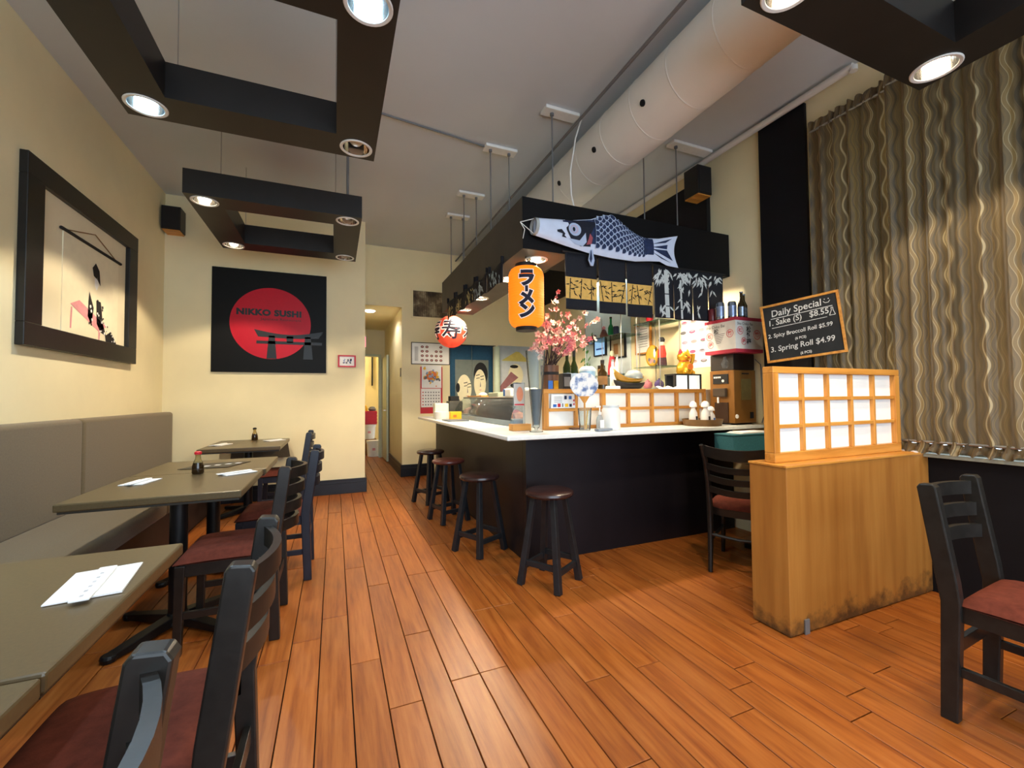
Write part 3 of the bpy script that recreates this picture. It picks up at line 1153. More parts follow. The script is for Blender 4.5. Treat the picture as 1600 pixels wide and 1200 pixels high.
# ------------------------------------------------------------------ curtain in the window on the right
def curtain_material():
    m = bpy.data.materials.new('olive gold curtain with wavy stripes')
    tt = NT(m)
    pos = tt.n('ShaderNodeNewGeometry').outputs['Position']
    sp = tt.n('ShaderNodeSeparateXYZ')
    tt.link(pos, sp.inputs[0])
    Y, Z = sp.outputs['Y'], sp.outputs['Z']
    w = tt.math('SINE', tt.math('MULTIPLY', Z, 2 * PI / 0.222))
    u = tt.math('MULTIPLY_ADD', w, 0.0125, Y)
    comb = tt.n('ShaderNodeCombineXYZ')
    tt.link(u, comb.inputs[0])
    n1 = tt.n('ShaderNodeTexNoise')
    n1.noise_dimensions = '1D'
    n1.inputs['Scale'].default_value = 26
    n1.inputs['Detail'].default_value = 1.5
    tt.link(u, n1.inputs['W'])
    c = tt.ramp(n1.outputs['Fac'], [(0.30, hexc('#3c3019')), (0.40, hexc('#5f4b29')), (0.415, hexc('#43361e')), (0.50, hexc('#624e2b')), (0.515, hexc('#4f4025')),
                                    (0.575, hexc('#6b5529')), (0.585, hexc('#51422a')), (0.615, hexc('#51422a')), (0.622, hexc('#94825c')), (0.66, hexc('#9a8863')), (0.67, hexc('#6d572f')), (0.78, hexc('#6d572f'))])
    tt.link(c, tt.b.inputs['Base Color'])
    tt.b.inputs['Roughness'].default_value = 0.55
    tt.b.inputs['Sheen Weight'].default_value = 0.3
    tr = tt.n('ShaderNodeBsdfTranslucent')
    tt.link(c, tr.inputs['Color'])
    mx = tt.n('ShaderNodeMixShader')
    mx.inputs[0].default_value = 0.06
    outn = [x for x in tt.t.nodes if x.type == 'OUTPUT_MATERIAL'][0]
    tt.link(tt.b.outputs[0], mx.inputs[1])
    tt.link(tr.outputs[0], mx.inputs[2])
    tt.link(mx.outputs[0], outn.inputs['Surface'])
    return m


CURT = curtain_material()


def curtain(label, ya, yb, seed, cx=3.42):
    r = random.Random(seed)
    n = int(abs(yb - ya) / .0075)
    ph = [r.uniform(0, 6.28) for _ in range(4)]
    t = thing('curtain', label, 'curtain', (cx, (ya + yb) / 2, .87), group='wavy striped curtain panels')
    def fold(y, g):
        return g * (.016 * math.sin(y * 2 * PI / .105 + ph[0] + 1.1 * math.sin(y * 5 + ph[1])) + .007 * math.sin(y * 2 * PI / .047 + ph[2]))
    def fn(u, v):
        y = ya + (yb - ya) * u
        z = .935 + (3.27 - .935) * v
        g = .55 + .45 * math.sin(PI * min(1, max(0, v))) ** .5
        return (cx - .005 + fold(y, g), y, z)
    q = MB(); q.grid(fn, n, 26)
    q.build('panel', CURT, t, smooth=True, fixn=False)
    def ruff(z0, z1, amp, per, seed2):
        def fr(u, v):
            y = ya + (yb - ya) * u
            a = amp * (.4 + .6 * abs(2 * v - 1))
            return (cx - .008 + a * math.sin(y * 2 * PI / per + ph[3] + seed2 * v * 1.3 + math.sin(y * 23)), y, z0 + (z1 - z0) * v + .012 * (1 if v > .7 else -1 if v < .3 else 0) * math.sin(y * 2 * PI / per * .7 + seed2))
        return fr
    q = MB(); q.grid(ruff(3.27, 3.345, .013, .046, 1), n, 4)
    q.build('top_ruffle', CURT, t, smooth=True, fixn=False)
    q = MB(); q.grid(ruff(.872, .935, .016, .052, 2), n, 4)
    q.build('bottom_ruffle', CURT, t, smooth=True, fixn=False)
    q = MB(); q.tube([(cx - .005, ya, .935), (cx - .005, yb, .935)], .009, 8)
    q.build('rod', STEEL, t)
    q = MB(); q.tube([(cx - .005, ya, 3.275), (cx - .005, yb, 3.275)], .009, 8)
    q.build('rod', STEEL, t)


curtain('wavy striped curtain panel next to the black column', 2.125, 1.60, 3)
curtain('broad wavy striped curtain panel right of the shoji screen', 1.612, .43, 5, 3.374)
curtain('wavy striped curtain panel at the right picture edge and beyond', .44, -.74, 9)

# ------------------------------------------------------------------ things on the left and back walls
def speaker(label, x0, y0, z0, x1, y1, z1):
    t = thing('wall_speaker', label, 'speaker', ((x0 + x1) / 2, (y0 + y1) / 2, z0))
    q = MB(); q.box(x0, y0, z0, x1, y1, z1)
    q.build('cabinet', BLACK, t, bevel=.006)
    q = MB(); q.box(x0 + .012, y0 - .006, z0 + .012, x1 - .012, y0, z1 - .012)
    q.build('grille', INK, t, bevel=.003)
    q = MB(); q.box(x0 + .01, y0 + .01, z0 - .012, x1 - .01, y1, z0)
    q.build('base_strip', OAK, t)
    return t


speaker('small black speaker high in the left back corner', -1.80, 5.84, 3.155, -1.62, YA - .002, 3.42)
sp = speaker('small black speaker high on the right wall above the canopy', 3.24, 3.06, 3.20, XR - .052, 3.24, 3.48)

# framed hanging scroll on the left wall
t = thing('framed_scroll', 'large black framed hanging scroll of a kneeling figure on the left wall', 'picture', (XL, 4.38, 1.58))
y0, y1, z0, z1 = 3.575, 5.19, 1.583, 2.805
for a in ((y0, z0, y1, z0 + .145), (y0, z1 - .145, y1, z1)):
    q = MB(); q.box(XL, a[0], a[1], XL + .045, a[2], a[3]); q.build('frame_rail', BLACK, t, bevel=.004)
for a in ((y0, z0 + .145, y0 + .175, z1 - .145), (y1 - .175, z0 + .145, y1, z1 - .145)):
    q = MB(); q.box(XL, a[0], a[1], XL + .045, a[2], a[3]); q.build('frame_stile', BLACK, t, bevel=.004)
MATB = mat('cream picture mount', '#e6dcbe', 0.8, var=0.03, which='World', vscale=3)
q = MB(); q.box(XL + .001, y0 + .17, z0 + .14, XL + .012, y1 - .17, z1 - .14); q.build('mount', MATB, t)
SCROLL = mat('ivory scroll paper', '#ece3c6', 0.8, var=0.03)
q = MB(); q.box(XL + .012, 4.02, z0 + .10, XL + .018, 4.86, 2.46); scr = q.build('scroll', SCROLL, t)
q = MB(); q.tube([(XL + .022, 3.98, 2.465), (XL + .022, 4.89, 2.465)], .012, 8); q.build('scroll_rod', INK, t)
CORD = mat('brown cord', '#8a6238', 0.8)
q = MB(); q.tube([(XL + .016, 4.02, 2.465), (XL + .016, 4.46, 2.58), (XL + .016, 4.85, 2.465)], .004, 6); q.build('cord', CORD, t)
q = MB()
xs = XL + .0195


def yz(poly, m):
    q.mesh([(xs, a, c) for a, c in poly], [tuple(range(len(poly)))], m)


yz([(4.42, 2.30), (4.47, 2.35), (4.53, 2.30), (4.55, 2.18), (4.50, 2.22), (4.44, 2.24)], 0)          # dark hair
yz([(4.455, 2.22), (4.50, 2.24), (4.525, 2.18), (4.49, 2.13), (4.46, 2.16)], 2)
yz([(4.38, 2.10), (4.36, 1.90), (4.42, 1.83), (4.45, 1.98)], 0)
yz([(4.49, 2.05), (4.56, 2.05), (4.60, 1.88), (4.66, 1.78), (4.56, 1.80), (4.50, 1.86)], 0)
yz([(4.64, 1.78), (4.74, 1.83), (4.84, 1.74), (4.84, 1.70), (4.82, 1.69), (4.72, 1.69), (4.66, 1.72)], 0)
yz([(4.12, 1.95), (4.24, 2.00), (4.66, 1.86), (4.54, 1.80)], 1)                                        # red low table
yz([(4.13, 1.93), (4.15, 1.93), (4.14, 1.77), (4.12, 1.77)], 1)
yz([(4.53, 1.80), (4.56, 1.80), (4.545, 1.69), (4.53, 1.69)], 1)
rk = random.Random(77)
for k in range(46):
    a_, c_ = rk.choice(((4.42, 1.90), (4.58, 1.88), (4.74, 1.76), (4.66, 1.80), (4.54, 1.98)))
    a_, c_ = a_ + rk.gauss(0, .03), c_ + rk.gauss(0, .035)
    if c_ > 1.70:
        q.mesh([(xs + .0006, u_, v_) for u_, v_ in disc_pts(a_, c_, rk.uniform(.006, .014), 6)], [tuple(range(6))], k % 2 * 2)
q.build('print', [INK, PINKINK, PAPER], scr, fixn=False)

# restaurant sign
t = thing('restaurant_sign', 'square black sign with a red disc and a gate on the sign wall', 'sign', (-.73, YA - .02, 1.565))
SIGNB = mat('black sign board', '#0b0b0b', 0.5, var=0.05, spec=0.2)
SIGNR = mat('red sign disc', '#b80d26', 0.4, var=0.04, spec=0.3)
q = MB(); q.box(-1.353, YA - .022, 1.565, -.104, YA - .001, 2.823); q.build('board', SIGNB, t, bevel=.002)
ys_ = YA - .0232
q = MB(); q.mesh([(a, ys_, c) for a, c in disc_pts(-.728, 2.172, .442, 64)], [tuple(range(64))]); q.build('red_disc', SIGNR, t, fixn=False)
SIGNK = mat('black sign lettering', '#0a0a0b', 0.4, var=0.03)
SIGNG = mat('dim sign outline', '#2b2a2c', 0.5, var=0.05)
q = MB()
ys_ = YA - .0242
put_text(q, 'NIKKO SUSHI', lambda a, c: (-.748 + a * 1.1, ys_, 2.30 + c), .100, m=0, offset=.0062, spacing=1.08)
put_text(q, 'Japanese Restaurant', lambda a, c: (-.62 + a * 1.1, ys_, 2.225 + c), .046, m=0, spacing=1.08)
q.build('lettering', SIGNK, t, fixn=False)
q = MB()
top = [(-.915 + k * .0512, 2.095 - .055 * math.sin(PI * k / 15) + (0 if k else 0)) for k in range(16)]
bot = [(-.87 + k * .0452, 2.005 - .012 * math.sin(PI * k / 15)) for k in range(16)]
G = [(x, z) for x, z in top] + [(x, z) for x, z in reversed(bot)]
for k in range(15):
    q.mesh([(top[k][0], ys_, top[k][1]), (top[k + 1][0], ys_, top[k + 1][1]), (bot[k + 1][0], ys_, bot[k + 1][1]), (bot[k][0], ys_, bot[k][1])], [(0, 1, 2, 3)], 0)
for pl in ([(-.755, 2.02), (-.69, 2.02), (-.668, 1.735), (-.778, 1.735)], [(-.352, 2.02), (-.287, 2.02), (-.262, 1.735), (-.372, 1.735)],
           [(-.888, 1.955), (-.155, 1.955), (-.155, 1.918), (-.888, 1.918)], [(-.56, 2.02), (-.485, 2.02), (-.485, 1.94), (-.56, 1.94)]):
    q.mesh([(a, ys_, c) for a, c in pl], [(0, 1, 2, 3)], 0)
q.build('gate_emblem', SIGNK, t, fixn=False)
q = MB()
ol = [(-.287, 2.0), (-.20, 2.03), (-.155, 2.06), (-.147, 2.095)]
q.tube([(a, ys_ - .0004, c) for a, c in ol], .0022, 4)
q.tube([(a, ys_ - .0004, c) for a, c in [(-.287, 1.93), (-.155, 1.935)]], .0018, 4)
q.tube([(a, ys_ - .0004, c) for a, c in [(-.285, 1.99), (-.262, 1.735), (-.372, 1.735)]], .0022, 4)
q.build('outline', SIGNG, t)

t = thing('small_picture', 'small red framed picture right of the black sign', 'picture', (.146, YA, 1.65))
for bx in ((.036, 1.648, .257, 1.666), (.036, 1.788, .257, 1.806), (.036, 1.666, .056, 1.788), (.237, 1.666, .257, 1.788)):
    q = MB(); q.box(bx[0], YA - .018, bx[1], bx[2], YA - .001, bx[3]); q.build('frame', RED, t, bevel=.002)
q = MB(); q.box(.056, YA - .01, 1.666, .237, YA - .002, 1.788); pc = q.build('card', PAPER, t)
q = MB()
r = random.Random(4)
for k in range(16):
    x, z = r.uniform(.085, .205), r.uniform(1.70, 1.76)
    q.mesh([(a, YA - .0108, c) for a, c in disc_pts(x, z, r.uniform(.006, .013), 8)], [tuple(range(8))], k % 3)
q.build('print', [BLUE, GREYINK, INK], pc, fixn=False)

# rear wall: dirty grille, chart, calendar, printed cloths
def vent_material():
    m = bpy.data.materials.new('dusty vent mesh')
    tt = NT(m)
    f = tt.noise(tt.coord('World', (1, 1, 1)), 7, 5)
    c = tt.ramp(f, [(0.3, hexc('#43372a')), (0.5, hexc('#7d6e55')), (0.65, hexc('#bdb193'))])
    tt.link(c, tt.b.inputs['Base Color'])
    tt.b.inputs['Roughness'].default_value = .9
    return m


VENT = vent_material()
t = thing('vent_grille', 'dirty square return air grille on the rear wall', 'vent', (1.40, YB, 2.54))
q = MB()
for bx in ((1.13, 2.52, 1.78, 2.545), (1.13, 2.965, 1.78, 2.99), (1.13, 2.545, 1.155, 2.965), (1.755, 2.545, 1.78, 2.965)):
    q.box(bx[0], YB - .02, bx[1], bx[2], YB - .001, bx[3])
q.build('frame', CREAM, t, bevel=.002)
q = MB(); q.box(1.155, YB - .006, 2.545, 1.755, YB - .002, 2.965); q.build('backing', BROWNK, t)
for k in range(19):
    z = 2.556 + k * .0222
    q = MB(); q.box(1.155, YB - .017, z, 1.755, YB - .008, z + .009); q.build('slat', VENT, t)
for k in range(20):
    x = 1.172 + k * .0295
    q = MB(); q.box(x, YB - .013, 2.545, x + .006, YB - .009, 2.965); q.build('mullion', VENT, t)

t = thing('wall_chart', 'framed chart of small round dishes on the rear wall', 'picture', (1.44, YB, 1.78))
for bx in ((1.125, 1.775, 1.75, 1.785), (1.125, 2.12, 1.75, 2.13), (1.125, 1.785, 1.135, 2.12), (1.74, 1.785, 1.75, 2.12)):
    q = MB(); q.box(bx[0], YB - .018, bx[1], bx[2], YB - .001, bx[3]); q.build('frame', INK, t)
q = MB(); q.box(1.135, YB - .01, 1.785, 1.74, YB - .002, 2.12); pc = q.build('sheet', PAPER, t)
q = MB()
for j in range(4):
    for i in range(5):
        if j == 0 and i in (2, 3):
            continue
        if j == 1 and i == 2:
            continue
        x, z = 1.30 + i * .076, 2.06 - j * .072
        q.mesh([(a, YB - .0108, c) for a, c in disc_pts(x, z, .026, 12, .021)], [tuple(range(12))], 0)
        q.mesh([(a, YB - .0114, c) for a, c in disc_pts(x, z, .013, 8, .008)], [tuple(range(8))], 1)
for k in range(5):
    q.mesh([(1.18 + k * .012, YB - .0108, 1.83), (1.185 + k * .012, YB - .0108, 1.83), (1.185 + k * .012, YB - .0108, 2.06), (1.18 + k * .012, YB - .0108, 2.06)], [(0, 1, 2, 3)], 2)
BRNINK = mat('brown ink', '#6b5146', 0.8)
q.build('print', [BRNINK, PINKINK, GREYINK], pc, fixn=False)

t = thing('wall_calendar', 'calendar with a tiger picture over red backing on the rear wall', 'calendar', (1.45, YB, 1.0))
q = MB(); q.box(1.27, YB - .008, .985, 1.63, YB - .001, 1.74); q.build('backing', RED, t)
q = MB(); q.box(1.29, YB - .012, 1.395, 1.61, YB - .008, 1.765); pc = q.build('picture', PAPER, t)
q = MB()
r = random.Random(8)
q.mesh([(a, YB - .0128, c) for a, c in disc_pts(1.45, 1.59, .085, 16)], [tuple(range(16))], 0)
for k in range(60):
    x, z = r.gauss(1.45, .07), r.gauss(1.57, .08)
    if 1.30 < x < 1.60 and 1.41 < z < 1.75:
        q.mesh([(a, YB - .0129 - k * 1e-5, c) for a, c in disc_pts(x, z, r.uniform(.008, .026), 7)], [tuple(range(7))], k % 4)
q.build('print', [ORANGE, YELLOW, GREYINK, mat('soft blue ink', '#8fa6c4', .8)], pc, fixn=False)
q = MB(); q.box(1.28, YB - .012, 1.085, 1.60, YB - .008, 1.385); pc = q.build('month_sheet', PAPER, t)
q = MB()
for j in range(5):
    for i in range(7):
        x, z = 1.31 + i * .043, 1.325 - j * .05
        q.mesh([(x - .009, YB - .0126, z - .01), (x + .009, YB - .0126, z - .01), (x + .009, YB - .0126, z + .01), (x - .009, YB - .0126, z + .01)], [(0, 1, 2, 3)], 1 if i == 0 else 0)
q.build('dates', [GREYINK, RED], pc, fixn=False)

DENIM = mat('indigo door curtain cloth', '#1f4a66', 0.85, var=0.12, vscale=40)
GREYC = mat('grey printed cloth', '#6c7570', 0.85, var=0.08)
t = thing('door_curtain', 'blue split door curtain with two pale faces on the rear wall', 'door curtain', (2.13, YB, 1.1))
for xa, xb in ((1.755, 2.128), (2.134, 2.507)):
    q = MB()
    q.grid(lambda u, v: (xa + (xb - xa) * u, YB - .012 + .005 * math.sin(u * 9 + v * 2), 1.0 + 1.11 * v), 10, 6)
    pn = q.build('cloth_panel', DENIM, t, smooth=True, solid=.002)
    q = MB()
    ia, ib = (1.84, 2.128) if xa < 2 else (2.134, 2.425)
    Y1 = YB - .0205
    q.mesh([(ia, Y1, 1.02), (ib, Y1, 1.02), (ib, Y1, 1.87), (ia, Y1, 1.87)], [(0, 1, 2, 3)], 0)
    if xa < 2:
        q.mesh([(a, Y1 - .001, c) for a, c in disc_pts(1.995, 1.38, .125, 24, .24)], [tuple(range(24))], 1)
        q.mesh([(a, Y1 - .002, c) for a, c in disc_pts(1.885, 1.40, .035, 12, .08)], [tuple(range(12))], 2)
        eyes = ((2.02, 1.42), (2.08, 1.40))
    else:
        q.mesh([(a, Y1 - .001, c) for a, c in disc_pts(2.285, 1.63, .125, 24, .20)], [tuple(range(24))], 2)
        q.mesh([(a, Y1 - .002, c) for a, c in disc_pts(2.27, 1.47, .105, 24, .24)], [tuple(range(24))], 1)
        eyes = ((2.235, 1.55), (2.31, 1.53))
    for ex_, ez in eyes:
        q.mesh([(ex_ - .03, Y1 - .003, ez), (ex_ + .03, Y1 - .003, ez + .012), (ex_ + .03, Y1 - .003, ez + .022), (ex_ - .03, Y1 - .003, ez + .012)], [(0, 1, 2, 3)], 2)
    fx, fz = (2.05, 1.34) if xa < 2 else (2.275, 1.44)
    q.mesh([(fx, Y1 - .003, fz + .07), (fx + .012, Y1 - .003, fz - .02), (fx - .012, Y1 - .003, fz - .03), (fx - .005, Y1 - .003, fz - .022)], [(0, 1, 2, 3)], 3)
    q.mesh([(fx - .03, Y1 - .003, fz - .075), (fx + .03, Y1 - .003, fz - .07), (fx, Y1 - .003, fz - .09)], [(0, 1, 2)], 4)
    for ex_, ez in eyes:
        q.mesh([(ex_ - .035, Y1 - .003, ez + .05), (ex_ + .03, Y1 - .003, ez + .065), (ex_ + .03, Y1 - .003, ez + .078), (ex_ - .035, Y1 - .003, ez + .062)], [(0, 1, 2, 3)], 2)
    q.mesh([(fx - .11, Y1 - .0025, 1.02), (fx + .07, Y1 - .0025, 1.02), (fx + .05, Y1 - .0025, fz - .14), (fx - .07, Y1 - .0025, fz - .15)], [(0, 1, 2, 3)], 1)
    q.build('print', [GREYC, SKIN, INK, GREYINK, PINKINK], pn, fixn=False)
q = MB(); q.tube([(1.74, YB - .012, 2.115), (2.56, YB - .012, 2.115)], .009, 8); q.build('rod', INK, t)

t = thing('printed_cloth', 'pale cloth with a figure in a straw hat on the rear wall', 'wall hanging', (2.95, YB, 1.1))
PALEC = mat('pale blue grey cloth', '#c6cdd3', 0.85, var=0.06)
q = MB(); q.grid(lambda u, v: (2.60 + .78 * u, YB - .012 + .005 * math.sin(u * 16), 1.0 + 1.13 * v), 16, 3); pn = q.build('cloth', PALEC, t, smooth=True, solid=.002)
q = MB()
Y1 = YB - .022
q.mesh([(2.66, Y1, 1.87), (3.20, Y1, 1.86), (3.0, Y1, 2.03), (2.94, Y1, 2.035)], [(0, 1, 2, 3)], 0)
q.mesh([(a, Y1 - .0005, c) for a, c in disc_pts(2.93, 1.62, .14, 18, .2)], [tuple(range(18))], 1)
q.mesh([(2.58, Y1 - .001, 1.36), (2.66, Y1 - .001, 1.33), (2.98, Y1 - .001, 1.58), (2.84, Y1 - .001, 1.68)], [(0, 1, 2, 3)], 2)
q.mesh([(a, Y1 - .001, c) for a, c in disc_pts(2.90, 1.77, .08, 12, .03)], [tuple(range(12))], 3)
q.mesh([(a, Y1 - .001, c) for a, c in disc_pts(2.95, 1.44, .13, 12, .05)], [tuple(range(12))], 3)
q.build('print', [mat('straw yellow print', '#cdbf6a', .8), SKIN, mat('plum print', '#96666a', .8), INK], pn, fixn=False)

q = MB(); q.lathe([(.055, 1.1), (.055, 2.10)], (2.552, YB - .085, 0), 16)
tag(q.build('paper_roll', mat('pale green plastic', '#c9d8c4', .5, var=.05), smooth=True), 'pale green upright tube between the two wall cloths', 'tube')

# corridor: exit sign, light, switch, buckets and crates
EXITR = mat('lit red exit sign', '#d05060', .4, emit=(1.0, .16, .22), estr=1.6)
t = thing('exit_sign', 'small red lit exit sign in the corridor', 'sign', (.45, 8.0, 2.15))
q = MB(); q.box(XC0 + .001, 7.95, 2.13, .51, 8.00, 2.34); q.build('box', GREYPL, t)
q = MB(); q.box(XC0 + .012, 7.944, 2.145, .50, 7.95, 2.325); pn = q.build('face', EXITR, t)
q = MB(); put_text(q, 'EXIT', lambda a, c: (.438 + a * .62, 7.9432, 2.235 + c), .085, m=0, offset=.002); q.build('lettering', PAPER, pn, fixn=False)
t = thing('ceiling_light', 'round white light in the corridor ceiling', 'lamp', (.52, 7.35, 2.66))
q = MB(); q.lathe([(.0001, 2.662), (.06, 2.662), (.075, 2.668), (.085, 2.6795)], (.53, 7.36, 0), 24, caps=False)
q.build('diffuser', mat('white lit diffuser', '#ffffff', .4, var=0, emit=(1, .97, .9), estr=6), t, smooth=True)
spot('corridor_light', (.62, 7.40, 2.64), 14, (.92, .97, 1.0), 150, .4, .06)
pl = bpy.data.lights.new('storeroom_light', 'POINT'); pl.energy = 22; pl.color = (1, .86, .6); pl.shadow_soft_size = .1
po = bpy.data.objects.new('storeroom_light', pl); col.objects.link(po); po.location = (.3, 10.2, 2.45)
q = MB(); q.box(XC1 - .008, 6.98, 1.58, XC1, 7.06, 1.72); sw = tag(q.build('light_switch', GREYPL, bevel=.002), 'grey switch plate on the corridor wall', 'switch')


def bucket(label, x, y, z, r=.13, h=.28):
    t = thing('bucket', label, 'bucket', (x, y, z), group='white tubs in the storeroom doorway')
    q = MB(); q.lathe([(.0001, z + .001), (r * .9, z + .001), (r, z + h * .86)], (x, y, 0), 24); q.build('body', WHITE, t, smooth=True)
    q = MB(); q.lathe([(r * 1.05, z + h * .84), (r * 1.07, z + h), (.0001, z + h)], (x, y, 0), 24); q.build('lid', WHITE, t, smooth=True)
    q = MB(); q.box(x - .03, y - r * 1.0, z + h * .4, x + .03, y - r * .93, z + h * .55); q.build('label', PINKINK, t)


bucket('white lidded tub on the floor of the storeroom doorway', .77, 9.64, 0, .135, .335)
q = MB(); q.box(.55, 9.82, 0, .85, 10.12, .345); tag(q.build('cardboard_box', CORD, bevel=.003), 'brown box behind the tub in the doorway', 'box')
bucket('white tub stacked on the brown box in the doorway', .70, 9.97, .346, .14, .32)
t = thing('red_crate', 'red crate stacked above the tubs in the doorway', 'crate', (.70, 9.97, .67))
q = MB(); q.box(.55, 9.82, .668, .86, 10.12, .96); q.build('body', RED, t, bevel=.01)
for z in (.70, .77, .84, .91):
    q = MB(); q.box(.545, 9.815, z, .865, 9.82, z + .02); q.build('rib', RED, t)
q = MB(); q.lathe([(.0001, .961), (.07, .963), (.085, 1.0), (.05, 1.05), (.0001, 1.06)], (.77, 9.95, 0), 14); tag(q.build('sack', GREYPL, smooth=True), 'grey sack lying on the red crate', 'sack')
q = MB(); q.lathe([(.0001, .961), (.05, .963), (.06, 1.01), (.03, 1.08), (.0001, 1.09)], (.62, 9.95, 0), 12); tag(q.build('package', YELLOW, smooth=True), 'yellow package on the red crate', 'package')
q = MB(); q.box(.83, 10.9, 1.55, .86, 10.99, 2.35); tag(q.build('hanging_apron', INK), 'narrow dark thing hanging on the storeroom wall', 'apron')

# ------------------------------------------------------------------ on the tables
def napkin(label, slabel, x, y, rz, s=1.0, z=.7505):
    c, sn = math.cos(rz), math.sin(rz)
    def W(a, bb, zz):
        return (x + a * c - bb * sn, y + a * sn + bb * c, zz)
    q = MB()
    w, l = .068 * s, .105 * s
    q.mesh([W(-w, -l, z + .001), W(w, -l, z + .001), W(w, l, z + .001), W(-w, l, z + .001),
            W(-w, -l, z + .004), W(w, -l, z + .006), W(w, l, z + .005), W(-w, l, z + .003)],
           [(0, 3, 2, 1), (4, 5, 6, 7), (0, 1, 5, 4), (1, 2, 6, 5), (2, 3, 7, 6), (3, 0, 4, 7)])
    tag(q.build('napkin', PAPER), label, 'napkin', 'folded napkins on the tables')
    t = thing('chopstick_sleeve', slabel, 'chopsticks', (x, y, z + .007), rz, 'paper chopstick sleeves on the napkins', local=True)
    q = MB(); q.box(-.018 * s, -.135 * s, .0002, .018 * s, .09 * s, .006); q.build('sleeve', PAPER, t, bevel=.002)
    q = MB()
    for k in range(6):
        q.box(-.004 * s, (-.12 + k * .03) * s, .0062, .003 * s, (-.108 + k * .03) * s, .0065)
    q.build('print', mat('faint grey print', '#b9b7bb', .8), t)


napkin('white folded napkin on the table nearest the camera', 'chopstick sleeve on the napkin nearest the camera', -.575, 1.475, math.radians(8), 1.05)
napkin('white napkin on the bench side of the soy bottle table', 'chopstick sleeve on the bench side napkin of the soy bottle table', -1.05, 3.17, math.radians(-10), .9)
napkin('white napkin on the chair side of the soy bottle table', 'chopstick sleeve on the chair side napkin of the soy bottle table', -.585, 3.29, math.radians(-55), .9)
napkin('white napkin on the bench side of the farthest table', 'chopstick sleeve on the bench side napkin of the farthest table', -1.12, 5.42, math.radians(-20), .95)
napkin('white napkin on the chair side of the farthest table', 'chopstick sleeve on the chair side napkin of the farthest table', -.65, 5.70, math.radians(-50), .95)

SOYG = mat('dark soy glass', '#2a1a08', .08, var=.1, spec=.6)
SOYC = thin_glass('clear yellowish glass', '#d8c890', haze=.2)


def soy(label, x, y, z=.7505, capm=RED):
    t = thing('soy_bottle', label, 'bottle', (x, y, z), group='soy sauce bottles')
    q = MB(); q.lathe([(.0001, z), (.030, z), (.034, z + .008), (.033, z + .045), (.027, z + .072)], (x, y, 0), 20); q.build('filled_body', SOYG, t, smooth=True)
    q = MB(); q.lathe([(.027, z + .072), (.016, z + .098), (.014, z + .118), (.018, z + .126)], (x, y, 0), 20); q.build('neck', SOYC, t, smooth=True)
    q = MB(); q.lathe([(.020, z + .126), (.021, z + .140), (.012, z + .146), (.0001, z + .146)], (x, y, 0), 20); q.build('cap', capm, t, smooth=True)


soy('soy sauce bottle with a red cap on the middle table', -.825, 3.385)
soy('soy sauce bottle with a dark cap on the farthest table', -.88, 5.90, capm=INK)
t = thing('menu_card', 'dark menu card lying behind the soy bottle', 'menu', (-.80, 3.72, .751))
q = MB(); q.mesh([(-1.0, 3.62, .7545), (-.70, 3.60, .7545), (-.60, 3.86, .7545), (-.90, 3.88, .7545)], [(0, 1, 2, 3)]); mc = q.build('card', TEDGE, t, solid=.002)
q = MB()
for k in range(5):
    a = -.93 + k * .06
    q.mesh([(a, 3.66 + k * .025, .7560), (a + .035, 3.66 + k * .025, .7560), (a + .045, 3.69 + k * .025, .7560), (a + .01, 3.69 + k * .025, .7560)], [(0, 1, 2, 3)])
q.build('print', PAPER, mc, fixn=False)

# ------------------------------------------------------------------ hung on the canopy
CLOTHK = mat('black noren cloth', '#11121b', 0.8, var=0.15, vscale=60)
CLOTHG = mat('gold noren band', '#e2b25c', 0.75, var=0.12, vscale=30)  # gold with light through the cloth from behind put into the colour
BAMW = mat('white bamboo print', '#c9ccc8', 0.85, var=0.05)
BAMK = mat('black bamboo print', '#15120e', 0.85, var=0.05)


def leaf(q, P, x, z, a, l, w, m):
    c, s = math.cos(a), math.sin(a)
    pts = [(0, 0), (.35 * l, w / 2), (l, 0), (.35 * l, -w / 2)]
    q.mesh([P(x + u * c - v * s, z + u * s + v * c) for u, v in pts], [(0, 1, 2, 3)], m)


def cane(q, P, x0, z0, x1, z1, w, m, joints=3):
    for k in range(joints):
        a, c = k / joints, (k + 1) / joints - .02
        p = [(x0 + (x1 - x0) * a, z0 + (z1 - z0) * a), (x0 + (x1 - x0) * c, z0 + (z1 - z0) * c)]
        q.mesh([P(p[0][0] - w / 2, p[0][1]), P(p[0][0] + w / 2, p[0][1]), P(p[1][0] + w / 2, p[1][1]), P(p[1][0] - w / 2, p[1][1])], [(0, 1, 2, 3)], m)


NY = 2.882


def noren_surface(x, z, xa):
    return NY + .006 * math.sin((x - xa) * 22) * (2.36 - z) / .45


